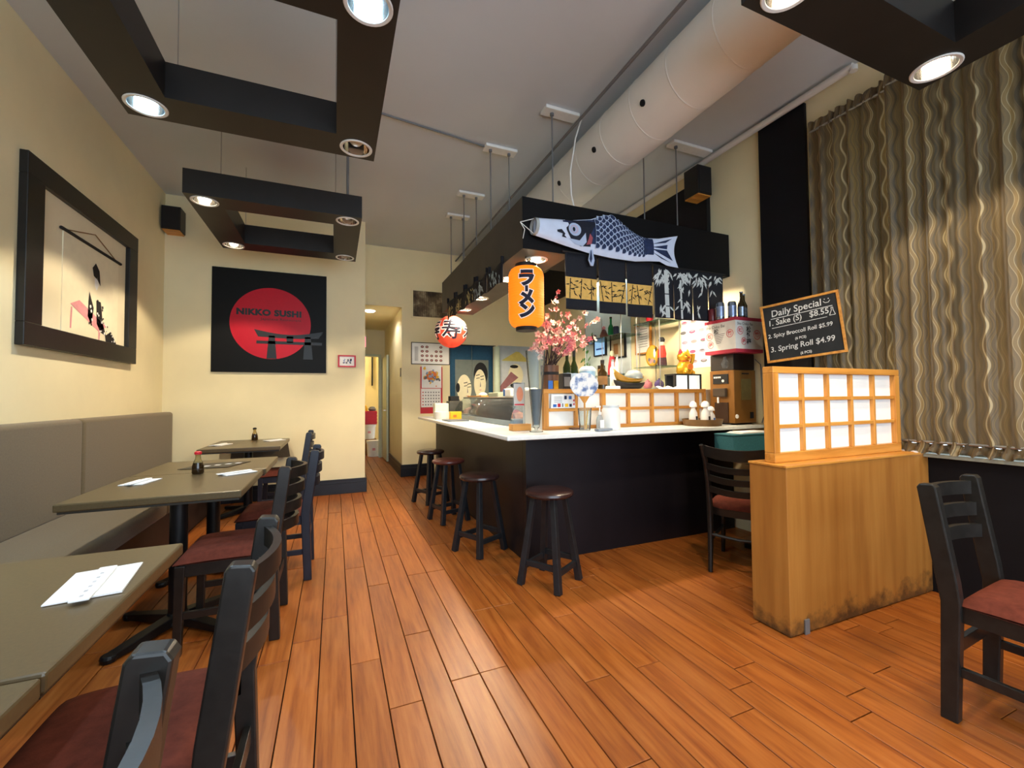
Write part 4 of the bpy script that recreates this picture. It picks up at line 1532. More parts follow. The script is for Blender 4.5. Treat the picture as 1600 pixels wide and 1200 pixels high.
t = thing('noren', 'black split curtain with a gold bamboo band under the canopy', 'noren', (2.08, NY, 2.37), group='short split curtains on the canopy')
r = random.Random(12)
for xa, xb, zb in ((1.652, 1.945, 1.915), (1.962, 2.228, 1.905), (2.238, 2.505, 1.895)):
    def S(u, v, xa=xa, xb=xb, zb=zb):
        sl = .012 * (1 - v)
        x = xa + sl * .5 + (xb - xa - sl) * u
        z = zb - .012 * (1 - u) * 0 + (2.362 - zb) * v
        return (x, noren_surface(x, z, xa), z)
    q = MB(); q.grid(S, 12, 10)
    pn = q.build('cloth_panel', CLOTHK, t, smooth=True, solid=.003)
    q = MB()
    q.grid(lambda u, v: (lambda p: (p[0], p[1] - .0035, p[2]))(S(u, (2.0 - zb) / (2.362 - zb) + v * .17 / (2.362 - zb))), 12, 4)
    q.build('gold_band', CLOTHG, pn, smooth=True, fixn=False)
    q = MB()
    def P(x, z, xa=xa):
        return (x, noren_surface(x, z, xa) - .0055, z)
    for k in range(3):
        x = xa + .04 + k * (xb - xa - .08) / 2.2
        dx = r.uniform(-.03, .05)
        cane(q, P, x, 2.003, x + dx, 2.165, .008, 0)
        for j in range(7):
            z = r.uniform(2.04, 2.15)
            xx = min(max(x + r.uniform(-.02, .05), xa + .04), xb - .05)
            leaf(q, P, xx, z, r.choice((-.6, -.2, .3, 3.3, 3.7, -1.2)), .045, .011, 0)
    q.build('bamboo_print', BAMK, pn, fixn=False)
q = MB(); q.tube([(1.63, NY, 2.366), (2.51, NY, 2.366)], .008, 8); q.build('rod', INK, t)

t = thing('noren', 'black split curtain printed with white bamboo under the canopy', 'noren', (2.92, NY, 2.36), group='short split curtains on the canopy')
bounds = [2.518, 2.735, 2.952, 3.14, 3.325]
for i in range(4):
    xa, xb = bounds[i], bounds[i + 1]
    zb = (1.905, 1.90, 1.905, 1.93)[i]
    def S(u, v, xa=xa, xb=xb, zb=zb):
        sl = .022 * (1 - v) ** 1.3
        x = xa + sl * .5 + (xb - xa - sl) * u
        z = zb + (2.352 - zb) * v
        return (x, noren_surface(x, z, xa), z)
    q = MB(); q.grid(S, 10, 10)
    pn = q.build('cloth_panel', CLOTHK, t, smooth=True, solid=.003)
    def P(x, z, xa=xa):
        return (x, noren_surface(x, z, xa) - .0045, z)
    def inside(x):
        return xa + .03 < x < xb - .03
    q = MB()
    if i == 0:
        cane(q, P, 2.665, 1.91, 2.65, 2.33, .042, 0, 4)
    if i == 1:
        cane(q, P, 2.83, 1.91, 2.815, 2.26, .020, 0, 4)
    n = (34, 34, 24, 12)[i]
    for k in range(n):
        x = r.uniform(xa + .03, xb - .03)
        z = 2.335 - abs(r.gauss(0, .07))
        leaf(q, P, x, z, r.uniform(-2.6, -.5), r.uniform(.055, .085), .019, 0)
    for k in range(9 if i < 2 else 4):
        x = r.uniform(xa + .05, xb - .05)
        z = (1.98, 2.05, 2.0, 1.99)[i] + r.uniform(-.04, .05)
        leaf(q, P, x, z, r.uniform(-2.5, -.6), .07, .018, 0)
    q.build('bamboo_print', BAMW, pn, fixn=False)
q = MB(); q.tube([(2.50, NY, 2.357), (3.36, NY, 2.357)], .008, 8); q.build('rod', INK, t)

# ragged black bunting on the left face of the canopy
LB = mat('pale blue bamboo print', '#b7cfdd', 0.85, var=0.05)
CB = mat('cream bamboo print', '#cdbf8a', 0.85, var=0.05)
t = thing('noren', 'row of small black cloth flags along the left side of the canopy', 'noren', (1.285, 4.2, 2.3), group='short split curtains on the canopy')
yb_ = [3.27, 3.66, 4.03, 4.40, 4.80, 5.19]
for i in range(5):
    ya, yb = yb_[i], yb_[i + 1] - .012
    ztop = 2.37 + .012 * i
    q = MB()
    q.grid(lambda u, v: (1.284 - .008 * math.sin(u * 7 + i), ya + (yb - ya) * u, (2.185 + .02 * math.sin(PI * u)) + (ztop - .02 * math.sin(PI * u) - 2.185 - .02 * math.sin(PI * u)) * v), 8, 4)
    pn = q.build('cloth_flag', CLOTHK, t, smooth=True, solid=.002)
    q = MB()
    def P(y, z):
        return (1.2725, y, z)
    cy = (ya + yb) / 2
    cane(q, P, cy, 2.20, cy + .02, 2.34, .016, 0)
    for k in range(20):
        leaf(q, P, cy + r.gauss(0, .06), r.uniform(2.23, 2.34), r.uniform(-2.6, -.5), .055, .016, 0)
    q.build('bamboo_print', LB if i in (0, 1) else CB, pn, fixn=False)
    for yy in (ya + .03, yb - .03):
        q = MB(); q.bar((1.293, yy, ztop - .02), (1.293, yy, ztop + .045), .028, .012); q.build('tie_loop', CLOTHK, t)

# carp streamer
top_o = [(1.389, 2.571), (1.568, 2.587), (1.70, 2.60), (1.863, 2.632), (1.963, 2.674), (2.055, 2.695), (2.126, 2.665), (2.231, 2.601), (2.316, 2.569), (2.403, 2.555), (2.538, 2.569), (2.75, 2.621)]
bot_o = [(1.365, 2.436), (1.449, 2.423), (1.63, 2.391), (1.839, 2.359), (2.068, 2.345), (2.289, 2.345), (2.42, 2.362), (2.545, 2.374), (2.625, 2.347), (2.748, 2.342)]


def interp(tab, x):
    for (xa, za), (xb, zb) in zip(tab, tab[1:]):
        if x <= xb:
            return za + (zb - za) * max(0, (x - xa)) / (xb - xa)
    return tab[-1][1]


KY = 2.835


def koi(x, z, off=0.0):
    zt, zb = interp(top_o, x), interp(bot_o, x)
    v = min(1, max(0, (z - zb) / (zt - zb)))
    th = .035 * min(1, (2.80 - x) / .5 + .15)
    return (x, KY - th * math.sqrt(max(0, 4 * v * (1 - v))) - off, z)


KOIW = mat('pale blue white koi cloth', '#cdd6ea', 0.7, var=0.05)
KOIB = mat('dark blue koi scale', '#1c2a4c', 0.7, var=0.35, vscale=40)
KOIR = mat('koi scale rim', '#aebcd6', 0.7, var=0.05)
KOIK = mat('koi black ink', '#0d1122', 0.7, var=0.05)
KOIRED = mat('koi red gill', '#9c4a52', 0.7, var=0.1)
KOIP = mat('koi eye lilac', '#b9a9bd', 0.7, var=0.05)
t = thing('carp_streamer', 'blue and white carp streamer on the canopy front', 'carp streamer', (2.07, KY, 2.5))


def body(sign):
    def fn(u, v):
        x = 1.378 + (2.75 - 1.378) * u
        if u > .8:
            x -= .055 * ((u - .8) / .2) * (1 - (2 * v - 1) ** 2)
        zt, zb = interp(top_o, x), interp(bot_o, x)
        z = zb + (zt - zb) * v
        p = koi(x, z)
        return p if sign < 0 else (x, 2 * KY - p[1], z)
    return fn


q = MB(); q.grid(body(-1), 60, 14); q.grid(body(1), 60, 14)
bd = q.build('body', KOIW, t, smooth=True)


def K(poly, m, off):
    """flat print patch laid on the carp's side"""
    cx = sum(p[0] for p in poly) / len(poly)
    cz = sum(p[1] for p in poly) / len(poly)
    n = len(poly)
    rings = [poly, [(cx + (x - cx) * .5, cz + (z - cz) * .5) for x, z in poly]]
    vs_ = [koi(x, z, off) for ring in rings for x, z in ring] + [koi(cx, cz, off)]
    fs = [(k, (k + 1) % n, n + (k + 1) % n, n + k) for k in range(n)] + [(n + k, n + (k + 1) % n, 2 * n) for k in range(n)]
    q.mesh(vs_, fs, m)


# dark back and tail
q = MB()
xs_ = [1.60 + .0375 * k for k in range(24)]
for xa, xb in zip(xs_, xs_[1:]):
    poly = []
    for x in (xa, xb):
        zt, zb = interp(top_o, x), interp(bot_o, x)
        poly.append((x, zt - .01, zb + (zt - zb) * (.86 if x < 1.78 else .24)))
    a, c = poly
    n = 6
    for j in range(n):
        f0, f1 = j / n, (j + 1) / n
        q.mesh([koi(a[0], a[2] + (a[1] - a[2]) * f0, .0015), koi(c[0], c[2] + (c[1] - c[2]) * f0, .0015),
                koi(c[0], c[2] + (c[1] - c[2]) * f1, .0015), koi(a[0], a[2] + (a[1] - a[2]) * f1, .0015)], [(0, 1, 2, 3)], 0)
for (xa, za, xb, zb, xc, zc) in ((2.44, 2.50, 2.68, 2.585, 2.60, 2.535), (2.44, 2.475, 2.62, 2.52, 2.61, 2.48), (2.44, 2.46, 2.61, 2.47, 2.68, 2.39), (2.43, 2.44, 2.665, 2.37, 2.55, 2.395)):
    K([(xa, za), (xb, zb), (xc, zc)], 0, .002)
q.build('dark_back_print', KOIB, bd, fixn=False)

rim, core = MB(), MB()
row = 0
x = 1.905
while x < 2.43:
    zt, zb = interp(top_o, x), interp(bot_o, x)
    p = (zt - zb) * .80 / 5
    for j in range(6):
        z = zb + (zt - zb) * .20 + p * (j + (.5 if row % 2 else 0))
        if z > zt - p * .35 or z < zb + p * .8:
            continue
        def arc(rr):
            return [(x - p * .3 + rr * 1.35 * math.cos(a), z + rr * math.sin(a)) for a in [-1.9 + 3.8 * i / 12 for i in range(13)]]
        q = rim; K(arc(p * .52), 0, .0135 - row * .0008)
        q = core; K(arc(p * .42), 0, .0139 - row * .0008)
    x += p * .62
    row += 1
rim.build('scale_rims', KOIR, bd, fixn=False, kind='stuff')
core.build('scale_centres', KOIB, bd, fixn=False, kind='stuff')
q = MB()
K([(1.62, 2.585), (1.80, 2.60), (1.90, 2.60), (1.84, 2.50), (1.84, 2.40), (1.75, 2.395), (1.66, 2.44), (1.625, 2.50)], 0, .004)
K(disc_pts(1.695, 2.515, .055, 18, .052), 1, .006)
K(disc_pts(1.69, 2.515, .036, 16, .035), 4, .0075)
K(disc_pts(1.685, 2.512, .021, 14, .024), 1, .009)
K(disc_pts(1.684, 2.512, .012, 12, .018), 0, .0105)
K([(1.64, 2.44), (1.70, 2.405), (1.77, 2.395), (1.80, 2.43), (1.79, 2.50), (1.775, 2.45), (1.74, 2.425), (1.69, 2.43)], 3, .006)
K([(1.80, 2.41), (1.845, 2.42), (1.855, 2.47), (1.83, 2.50), (1.815, 2.45)], 2, .006)
K([(1.545, 2.475), (1.575, 2.49), (1.60, 2.465), (1.585, 2.445), (1.625, 2.44), (1.615, 2.45), (1.605, 2.455), (1.612, 2.47), (1.58, 2.50), (1.54, 2.49)], 0, .004)
q.build('face_print', [KOIK, KOIR, KOIRED, KOIR, KOIP], bd, fixn=False)
q = MB()
q.lathe([(.062, -.012), (.064, .012)], (1.372, KY, 2.503), 20, axis='x', caps=False)
q.build('mouth_ring', mat('grey cloth hem', '#a9aaa6', .8), t, smooth=True)
q = MB()
for dz in (.06, -.06):
    q.tube([(1.372, KY, 2.503 + dz), (1.25, KY - .01, 2.515)], .003, 5)
q.tube([(1.25, KY - .01, 2.515), (1.29, KY, 2.47), (1.275, KY, 2.40)], .003, 5)
q.build('string', WHITE, t)
q = MB(); q.prism([(1.845, 2.385), (1.865, 2.385), (1.882, 2.30), (1.87, 2.255), (1.845, 2.255), (1.825, 2.30)], KY - .022, KY - .010, 'xz')
q.build('fin', KOIR, t, bevel=.004)
q = MB(); q.prism([(1.846, 2.375), (1.852, 2.375), (1.858, 2.31), (1.846, 2.275), (1.832, 2.305)], KY - .0235, KY - .0225, 'xz')
q.build('fin_print', KOIB, t)

# paper lanterns
def lantern_text(q, glyph, size, theta0, R_of, cx, cy, zc, off, m, bold, dth=0.0):
    vs_, fs = text_geo(glyph, size, offset=bold)
    vs_, fs = fine(vs_, fs, 3)
    out_ = []
    for a, c in vs_:
        R_ = R_of(zc + c) + off
        th = theta0 + dth + a / max(.03, R_of(zc))
        out_.append((cx + R_ * math.cos(th), cy + R_ * math.sin(th), zc + c))
    q.mesh(out_, fs, m)


LANO = mat('lit orange lantern paper', '#f07a10', .7, var=.06, emit=(1.0, .24, .008), estr=.62)
LANR = mat('lit red lantern paper', '#d8402c', .7, var=.1, emit=(1.0, .12, .05), estr=.28)
LANK = mat('lantern navy lettering', '#16122a', .7, var=.05)
LANW = mat('lantern lettering outline', '#f3e6e0', .7, var=.03, emit=(1.0, .75, .6), estr=.2)
LX, LY = 1.40, 3.06


def RO(z):
    u = (z - 1.782) / (2.258 - 1.782)
    u = min(1, max(0, u))
    e = min(u, 1 - u)
    b_ = .142 if e > .17 else .082 + .060 * math.sqrt(max(0, 1 - (1 - e / .17) ** 2))
    return b_


t = thing('paper_lantern', 'tall orange paper lantern with black lettering at the canopy corner', 'lantern', (LX, LY, 1.76), group='paper lanterns at the bar')
prof = []
N = 72
for k in range(N + 1):
    z = 1.782 + (2.258 - 1.782) * k / N
    prof.append((RO(z) - .0028 * abs(math.sin(PI * k / 3)), z))
q = MB(); q.lathe(prof, (LX, LY, 0), 40, caps=False); q.build('shade', LANO, t, smooth=True, fixn=True)
for za, zb in ((2.25, 2.285), (1.755, 1.79)):
    q = MB(); q.lathe([(.084, za), (.086, zb)], (LX, LY, 0), 28); q.build('ring', INK, t, smooth=True)
q = MB(); q.tube([(LX, LY, 2.28), (LX, LY, 2.352)], .003, 6); q.build('cord', INK, t)
th0 = math.atan2(-LY, -LX) + .02
ROs = lambda z: .1425
qo, qi = MB(), MB()
for g, zc, sz in (('ラ', 2.135, .135), ('メ', 1.985, .125), ('ン', 1.885, .125)):
    lantern_text(qo, g, sz, th0, ROs, LX, LY, zc, .0012, 0, .0145)
    lantern_text(qi, g, sz, th0, ROs, LX, LY, zc, .0024, 0, .0085)
for (qq, w, off) in ((qo, .017, .0012), (qi, .011, .0024)):
    vs_, fs = [], []
    hh = .030 if qq is qo else .024
    for j in range(5):
        for i in range(2):
            th = th0 + (-w + 2 * w * i) / .1425
            vs_.append((LX + (.1425 + off) * math.cos(th), LY + (.1425 + off) * math.sin(th), 2.058 - hh + 2 * hh * j / 4))
    for j in range(4):
        fs.append((2 * j, 2 * j + 1, 2 * j + 3, 2 * j + 2))
    qq.mesh(vs_, fs, 0)
qo.build('lettering_outline', LANW, t, fixn=False)
qi.build('lettering', LANK, t, fixn=False)

t = thing('paper_lantern', 'round red paper lantern with a white-edged character at the far canopy end', 'lantern', (1.395, 5.40, 1.88), group='paper lanterns at the bar')
RX, RY, RZ, RR = 1.395, 5.40, 2.09, .208


def RB(z):
    return math.sqrt(max(.003, RR ** 2 - (z - RZ) ** 2))


prof = []
N = 48
for k in range(N + 1):
    a = -PI / 2 + .22 + (PI - .44) * k / N
    rr = RR - .003 * abs(math.sin(PI * k / 2))
    prof.append((rr * math.cos(a), RZ + rr * math.sin(a)))
q = MB(); q.lathe(prof, (RX, RY, 0), 40, caps=False); q.build('shade', LANR, t, smooth=True)
q = MB(); q.lathe([(.05, RZ + RR - .012), (.05, RZ + RR + .012)], (RX, RY, 0), 20); q.build('ring', INK, t, smooth=True)
q = MB(); q.tube([(RX, RY, RZ + RR), (RX, RY, 2.352)], .003, 6); q.build('cord', INK, t)
qo, qi = MB(), MB()
th0 = math.atan2(-RY, -RX)
for dth in (0, -1.35, 1.5):
    lantern_text(qo, '寿', .27, th0, RB, RX, RY, RZ - .01, .0015, 0, .014, dth)
    lantern_text(qi, '寿', .27, th0, RB, RX, RY, RZ - .01, .003, 0, .003, dth)
qo.build('lettering_outline', LANW, t, fixn=False)
qi.build('lettering', LANK, t, fixn=False)

# ------------------------------------------------------------------ on the bar
Z = SZ1 + .0005
t = thing('counter_screen', 'long low maple and paper screen standing along the bar front', 'screen', (2.3, 2.97, Z))
y0, y1 = 2.95, 2.985
z0, z1 = Z, 1.293
for bx in ((1.49, z0, 3.16, z0 + .026), (1.49, z1 - .034, 3.16, z1), (1.535, 1.118, 3.135, 1.142)):
    q = MB(); q.box(bx[0], y0, bx[1], bx[2], y1, bx[3]); q.build('rail', OAK, t, bevel=.002)
xsn = [1.49, 1.768, 2.017, 2.28, 2.53, 2.808, 3.05, 3.135]
for k, xx in enumerate(xsn):
    w = .042 if k in (0, 2) else .026
    q = MB(); q.box(xx, y0 - .002, z0 + .026, xx + w, y1, z1 - .034); q.build('stile', OAKZ, t, bevel=.002)
for a, c in zip(xsn, xsn[1:]):
    for za, zb in ((z0 + .02, 1.120), (1.140, z1 - .03)):
        q = MB(); q.box(a + .02, y1 - .008, za, c + .006, y1 - .005, zb); q.build('pane', SHOJI, t)
t = thing('payment_card_sign', 'white card with small coloured logos tucked in the counter screen', 'sign', (1.64, 2.94, 1.14))
q = MB(); q.mesh([(1.545, 2.944, 1.143), (1.765, 2.944, 1.143), (1.76, 2.948, 1.253), (1.555, 2.948, 1.253)], [(0, 1, 2, 3)]); cd = q.build('card', PAPER, t, solid=.002)
q = MB()
for (x, z, w, h, m) in ((1.565, 1.152, .03, .022, 0), (1.605, 1.152, .026, .028, 1), (1.645, 1.152, .010, .028, 4), (1.67, 1.152, .03, .026, 2), (1.71, 1.152, .022, .024, 3), (1.705, 1.212, .026, .026, 0), (1.665, 1.212, .022, .028, 3), (1.745, 1.165, .012, .015, 1), (1.745, 1.195, .012, .015, 1)):
    q.mesh([(x, 2.9395, z), (x + w, 2.9395, z), (x + w, 2.9395, z + h), (x, 2.9395, z + h)], [(0, 1, 2, 3)], m)
for k in range(4):
    q.mesh([(1.575, 2.9395, 1.19 + k * .013), (1.645, 2.9395, 1.19 + k * .013), (1.645, 2.9395, 1.193 + k * .013), (1.575, 2.9395, 1.193 + k * .013)], [(0, 1, 2, 3)], 4)
q.build('logos', [BLUE, RED, YELLOW, NAVY, GREYINK], cd, fixn=False)

q = MB(); q.box(1.52, 3.0, Z, 3.40, 3.42, 1.290)
tag(q.build('riser_cabinet', WHITE, bevel=.003), 'white raised ledge behind the counter screen', 'cabinet')
LZ = 1.2905


def lathe_thing(name, label, cat, x, y, parts, group=None, n=22):
    """parts: (name, profile, material); profile in absolute z"""
    z = min(p[1] for pr in parts for p in pr[1])
    t_ = thing(name, label, cat, (x, y, z), group=group)
    for nm, pr, mm in parts:
        q_ = MB(); q_.lathe(pr, (x, y, 0), n); q_.build(nm, mm, t_, smooth=True)
    return t_


# tall tapered glass
t = thing('tall_vase', 'tall tapered clear vase at the bar corner', 'vase', (1.375, 2.85, Z))
q = MB(); q.lathe([(.0001, Z), (.05, Z), (.05, Z + .006), (.012, Z + .014), (.012, Z + .024), (.026, Z + .035), (.076, 1.575), (.073, 1.575), (.023, Z + .045), (.0001, Z + .043)], (1.375, 2.85, 0), 28)
q.build('glass', GLASSM, t, smooth=True)
q = MB(); q.lathe([(.0001, Z + .05), (.020, Z + .052), (.047, 1.29), (.043, 1.29), (.017, Z + .06), (.0001, Z + .06)], (1.375, 2.85, 0), 20)
q.build('inner_glass', thin_glass('dark reflection glass', '#7f8694', haze=.35), t, smooth=True)  # smaller glass stacked inside; its dark reflection painted as a smoky tint

t = thing('menu_stand', 'clear menu stand with a salmon picture on a wooden foot', 'menu stand', (1.30, 3.02, Z))
q = MB(); q.box(1.245, 2.99, Z, 1.40, 3.07, Z + .05); q.build('foot', OAK, t, bevel=.003)
q = MB(); q.box(1.262, 3.02, Z + .05, 1.362, 3.028, 1.345); q.build('acrylic_sheet', ACRYL, t)
q = MB(); q.box(1.268, 3.014, 1.165, 1.356, 3.0195, 1.335); pc = q.build('photo', mat('grey photo card', '#b9b2ac', .6), t)
q = MB(); q.mesh([(a, 3.0132, c) for a, c in disc_pts(1.316, 1.255, .028, 14, .058)], [tuple(range(14))], 0); q.mesh([(1.272, 3.0132, 1.17), (1.352, 3.0132, 1.17), (1.352, 3.0132, 1.18), (1.272, 3.0132, 1.18)], [(0, 1, 2, 3)], 1)
q.build('print', [mat('salmon print', '#dc8a68', .6), RED], pc, fixn=False)

# sushi display case along the left arm of the bar
t = thing('sushi_display_case', 'glass sushi display case on the left arm of the bar', 'display case', (1.6, 4.4, Z))
q = MB(); q.box(1.42, 3.47, Z, 1.82, 5.38, Z + .05); q.build('base', mat('blue grey case base', '#6d7d88', .35, var=.06), t, bevel=.004)
FR = [(1.425, 1.026), (1.44, 1.09), (1.48, 1.16), (1.55, 1.225)]
q = MB(); q.grid(lambda u, v: (lambda s: (FR[int(s)][0] + (FR[min(3, int(s) + 1)][0] - FR[int(s)][0]) * (s - int(s)), 3.48 + 1.89 * u, FR[int(s)][1] + (FR[min(3, int(s) + 1)][1] - FR[int(s)][1]) * (s - int(s))))(min(2.999, v * 3)), 1, 6)
q.build('front_glass', GLASSM, t, smooth=True, solid=.004)
q = MB(); q.box(1.55, 3.48, 1.228, 1.81, 5.37, 1.236); q.build('top_glass', GLASSM, t)
for y in (3.475, 5.365):
    q = MB(); q.prism(FR + [(1.81, 1.225), (1.81, 1.026)], y, y + .006, 'xz'); q.build('end_glass', GLASSM, t)
q = MB(); q.tube([(1.55, 3.475, 1.232), (1.55, 5.372, 1.232)], .008, 8); q.build('rail', STEEL, t)
q = MB(); q.box(1.80, 3.48, 1.026, 1.812, 5.37, 1.236); q.build('back_door', WHITE, t)
q = MB(); q.box(1.46, 3.52, 1.027, 1.78, 5.33, 1.036); q.build('tray', WHITE, t)
FISH = [mat('salmon flesh', '#d9855c', .4, var=.15), mat('tuna flesh', '#b24a44', .4, var=.15), mat('white fish', '#e3d6c8', .4, var=.1), mat('pink prawn', '#dba79b', .4, var=.15)]
fl = ['salmon', 'red tuna', 'white fish', 'pink prawn']
r = random.Random(21)
pos = ['nearest the corner', 'second from the corner', 'third from the corner', 'fourth from the corner', 'fifth from the corner', 'sixth from the corner', 'seventh from the corner', 'at the far end']
for k in range(8):
    y = 3.66 + k * .22
    m = k % 4
    q = MB()
    h = .055 + .02 * (k % 3)
    q.grid(lambda u, v: (1.50 + .22 * u, y - .08 + .16 * v, 1.0365 + h * (max(0, 1 - abs(2 * u - 1) ** 3) * max(0, 1 - abs(2 * v - 1) ** 3)) ** .5 + .004 * math.sin(u * 19 + k)), 10, 8)
    q.mesh([(1.50, y - .08, 1.0365), (1.72, y - .08, 1.0365), (1.72, y + .08, 1.0365), (1.50, y + .08, 1.0365)], [(0, 1, 2, 3)])
    tag(q.build('fish_portion', FISH[m], smooth=True), 'portion of %s in the display case, %s' % (fl[m], pos[k]), 'food', 'fish portions in the display case')
CZT = 1.2365
q = MB(); q.box(1.58, 4.75, CZT, 1.80, 5.30, CZT + .018); tag(q.build('cutting_board', OAK, bevel=.003), 'wooden board on the far end of the display case', 'board')
q = MB(); q.lathe([(.0001, CZT + .019), (.05, CZT + .019), (.055, CZT + .035), (.03, CZT + .055), (.0001, CZT + .06)], (1.69, 5.0, 0), 12); tag(q.build('cloth_pad', PAPER, smooth=True), 'crumpled white cloth on the wooden board', 'cloth')
q = MB(); q.box(1.60, 4.25, CZT, 1.78, 4.55, CZT + .05); tag(q.build('tray', mat('pale green tray', '#a9b09a', .5), bevel=.008), 'pale green tray in the middle of the display case top', 'tray')
for i, (x, y, l_) in enumerate(((1.62, 3.95, 'left'), (1.66, 3.68, 'right'))):
    t = thing('napkin_pack', 'white and blue paper pack on the display case, %s one' % l_, 'pack', (x, y, CZT))
    q = MB(); q.box(x, y, CZT, x + .14, y + .20, CZT + .085); q.build('pack', PAPER, t, bevel=.012)
    q = MB(); q.box(x - .001, y + .14, CZT + .008, x, y + .19, CZT + .08); q.build('blue_band', BLUE, t)

# far end of the bar
t = thing('steel_container', 'dark steel container beside the far end of the display case', 'container', (1.44, 5.55, Z))
q = MB(); q.box(1.38, 5.46, Z, 1.56, 5.62, 1.19); q.build('body', mat('dark grey steel', '#55544c', .4, metal=.4), t, bevel=.006)
q = MB(); q.box(1.40, 5.48, 1.19, 1.52, 5.60, 1.255); q.build('lid', INK, t, bevel=.006)
q = MB(); q.lathe([(.0001, Z), (.085, Z), (.10, Z + .09), (.095, Z + .09), (.08, Z + .008), (.0001, Z + .008)], (1.20, 5.10, 0), 24)
tag(q.build('plastic_tub', WHITE, smooth=True), 'low white plastic tub at the far end of the bar', 'tub')
q = MB(); q.box(1.16, 5.32, Z, 1.34, 5.44, Z + .19); tag(q.build('napkin_holder', mat('cream plastic', '#e2dfca', .4), bevel=.012), 'cream upright holder behind the white tub', 'holder')
q = MB(); q.box(1.13, 4.50, Z, 1.36, 4.82, Z + .012); tag(q.build('serving_tray', mat('slate tray', '#4d5763', .4), bevel=.004), 'slate grey tray on the bar in front of the yellow box', 'tray')
q = MB(); q.box(1.24, 4.84, Z, 1.37, 4.92, Z + .095); yb1 = thing('yellow_box', 'small yellow box at the far end of the bar', 'box', (1.3, 4.88, Z))
q.build('carton', YELLOW, yb1, bevel=.003)
q = MB(); q.box(1.27, 4.8385, Z + .03, 1.31, 4.8395, Z + .06); q.build('print', ORANGE, yb1)

# papers, fan, pump, jar, sake tray
q = MB()
for k in range(3):
    a = .15 * k
    q.mesh([(1.48 + .03 * k, 2.66 + .01 * k, Z + .0015 * k), (1.80 + .02 * k, 2.62 + .01 * k, Z + .0015 * k), (1.83 + .02 * k, 2.80, Z + .0015 * k), (1.52 + .03 * k, 2.83, Z + .0015 * k)], [(0, 1, 2, 3)])
tag(q.build('paper_sheets', PAPER, solid=.001), 'white paper sheets on the bar before the counter screen', 'papers')
q = MB(); q.box(1.70, 2.86, Z, 1.80, 2.935, Z + .012); tag(q.build('wooden_tray', mat('dark reddish wood', '#53342a', .5), bevel=.003), 'little dark wooden tray against the counter screen', 'tray')
q = MB(); q.bar((1.76, 2.64, Z + .012), (1.90, 2.67, Z + .012), .05, .016); tag(q.build('pen_case', mat('blue grey case', '#7d8794', .5), bevel=.003), 'blue grey slim case at the bar edge', 'case')

t = thing('paper_fan', 'round blue and white paper fan standing in a drinking glass', 'fan', (1.74, 2.76, 1.2))


def fan_material():
    m = bpy.data.materials.new('blue and white mottled fan paper')
    tt = NT(m)
    f = tt.noise(tt.coord('Object', (1, 1, 1)), 17, 3, .5)
    c = tt.ramp(f, [(0.38, hexc('#5f74a0')), (0.46, hexc('#a6b3cc')), (0.52, hexc('#e2e3e4'))])
    tt.link(c, tt.b.inputs['Base Color'])
    tt.b.inputs['Roughness'].default_value = .7
    return m


q = MB()
o_ = disc_pts(1.736, 1.325, .124, 40, .088)
o_ = [(x, z if z > 1.30 else z - .022 * (1 - abs(x - 1.736) / .124)) for x, z in o_]
q.prism(o_, 2.758, 2.761, 'xz'); q.build('fan_leaf', fan_material(), t)
q = MB(); q.prism([(1.69, 1.235), (1.78, 1.235), (1.745, 1.185), (1.727, 1.185)], 2.756, 2.763, 'xz'); q.build('fan_neck', OAKZ, t)
q = MB(); q.bar((1.736, 2.7595, 1.19), (1.736, 2.7595, Z + .012), .012, .006); q.build('handle', OAKZ, t)
t = thing('drinking_glass', 'clear drinking glass holding the round fan', 'glass', (1.736, 2.7595, Z))
q = MB(); q.lathe([(.0001, Z), (.040, Z), (.052, 1.145), (.049, 1.145), (.037, Z + .008), (.0001, Z + .008)], (1.736, 2.7595, 0), 26); q.build('glass', GLASSM, t, smooth=True)
q = MB(); q.tube([(1.755, 2.775, Z + .012), (1.775, 2.78, 1.13)], .005, 6); tag(q.build('wooden_pick', YELLOW), 'thin yellow stick in the drinking glass', 'stick')

CLEARP = thin_glass('clear gel plastic', '#e6eef0', haze=.3)
t = lathe_thing('pump_bottle', 'clear pump bottle of hand gel on the bar', 'bottle', 1.853, 2.735,
                [('bottle', [(.0001, Z), (.026, Z), (.027, Z + .075), (.022, Z + .10), (.010, Z + .118)], CLEARP), ('collar', [(.013, Z + .118), (.013, Z + .138), (.005, Z + .14), (.005, Z + .175)], WHITE)])
q = MB(); q.bar((1.860, 2.735, Z + .18), (1.815, 2.735, Z + .178), .016, .012); q.build('nozzle', WHITE, t, bevel=.002)
q = MB(); q.box(1.835, 2.704, Z + .02, 1.871, 2.7085, Z + .08); q.build('label', PAPER, t)
t = lathe_thing('candy_jar', 'round white lidded jar beside the pump bottle', 'jar', 1.972, 2.76,
                [('jar', [(.0001, Z), (.066, Z), (.070, Z + .01), (.070, Z + .155), (.060, Z + .168)], mat('milky plastic', '#e6e6e2', .25, var=.03)), ('lid', [(.062, Z + .168), (.062, Z + .188), (.0001, Z + .19)], mat('clear lid', '#cfd4d6', .2, var=.03))])
TRAYB = mat('brown bamboo tray', '#6b4c24', .45, var=.2)
t = lathe_thing('bottle_tray', 'oval brown tray holding three small white sake bottles', 'tray', 2.93, 2.78,
                [('tray', [(.0001, Z), (.15, Z), (.165, Z + .055), (.158, Z + .055), (.145, Z + .008), (.0001, Z + .008)], TRAYB)], n=32)
CERA = mat('white ceramic', '#eeeeec', .15, var=.03)
tz = Z + .009
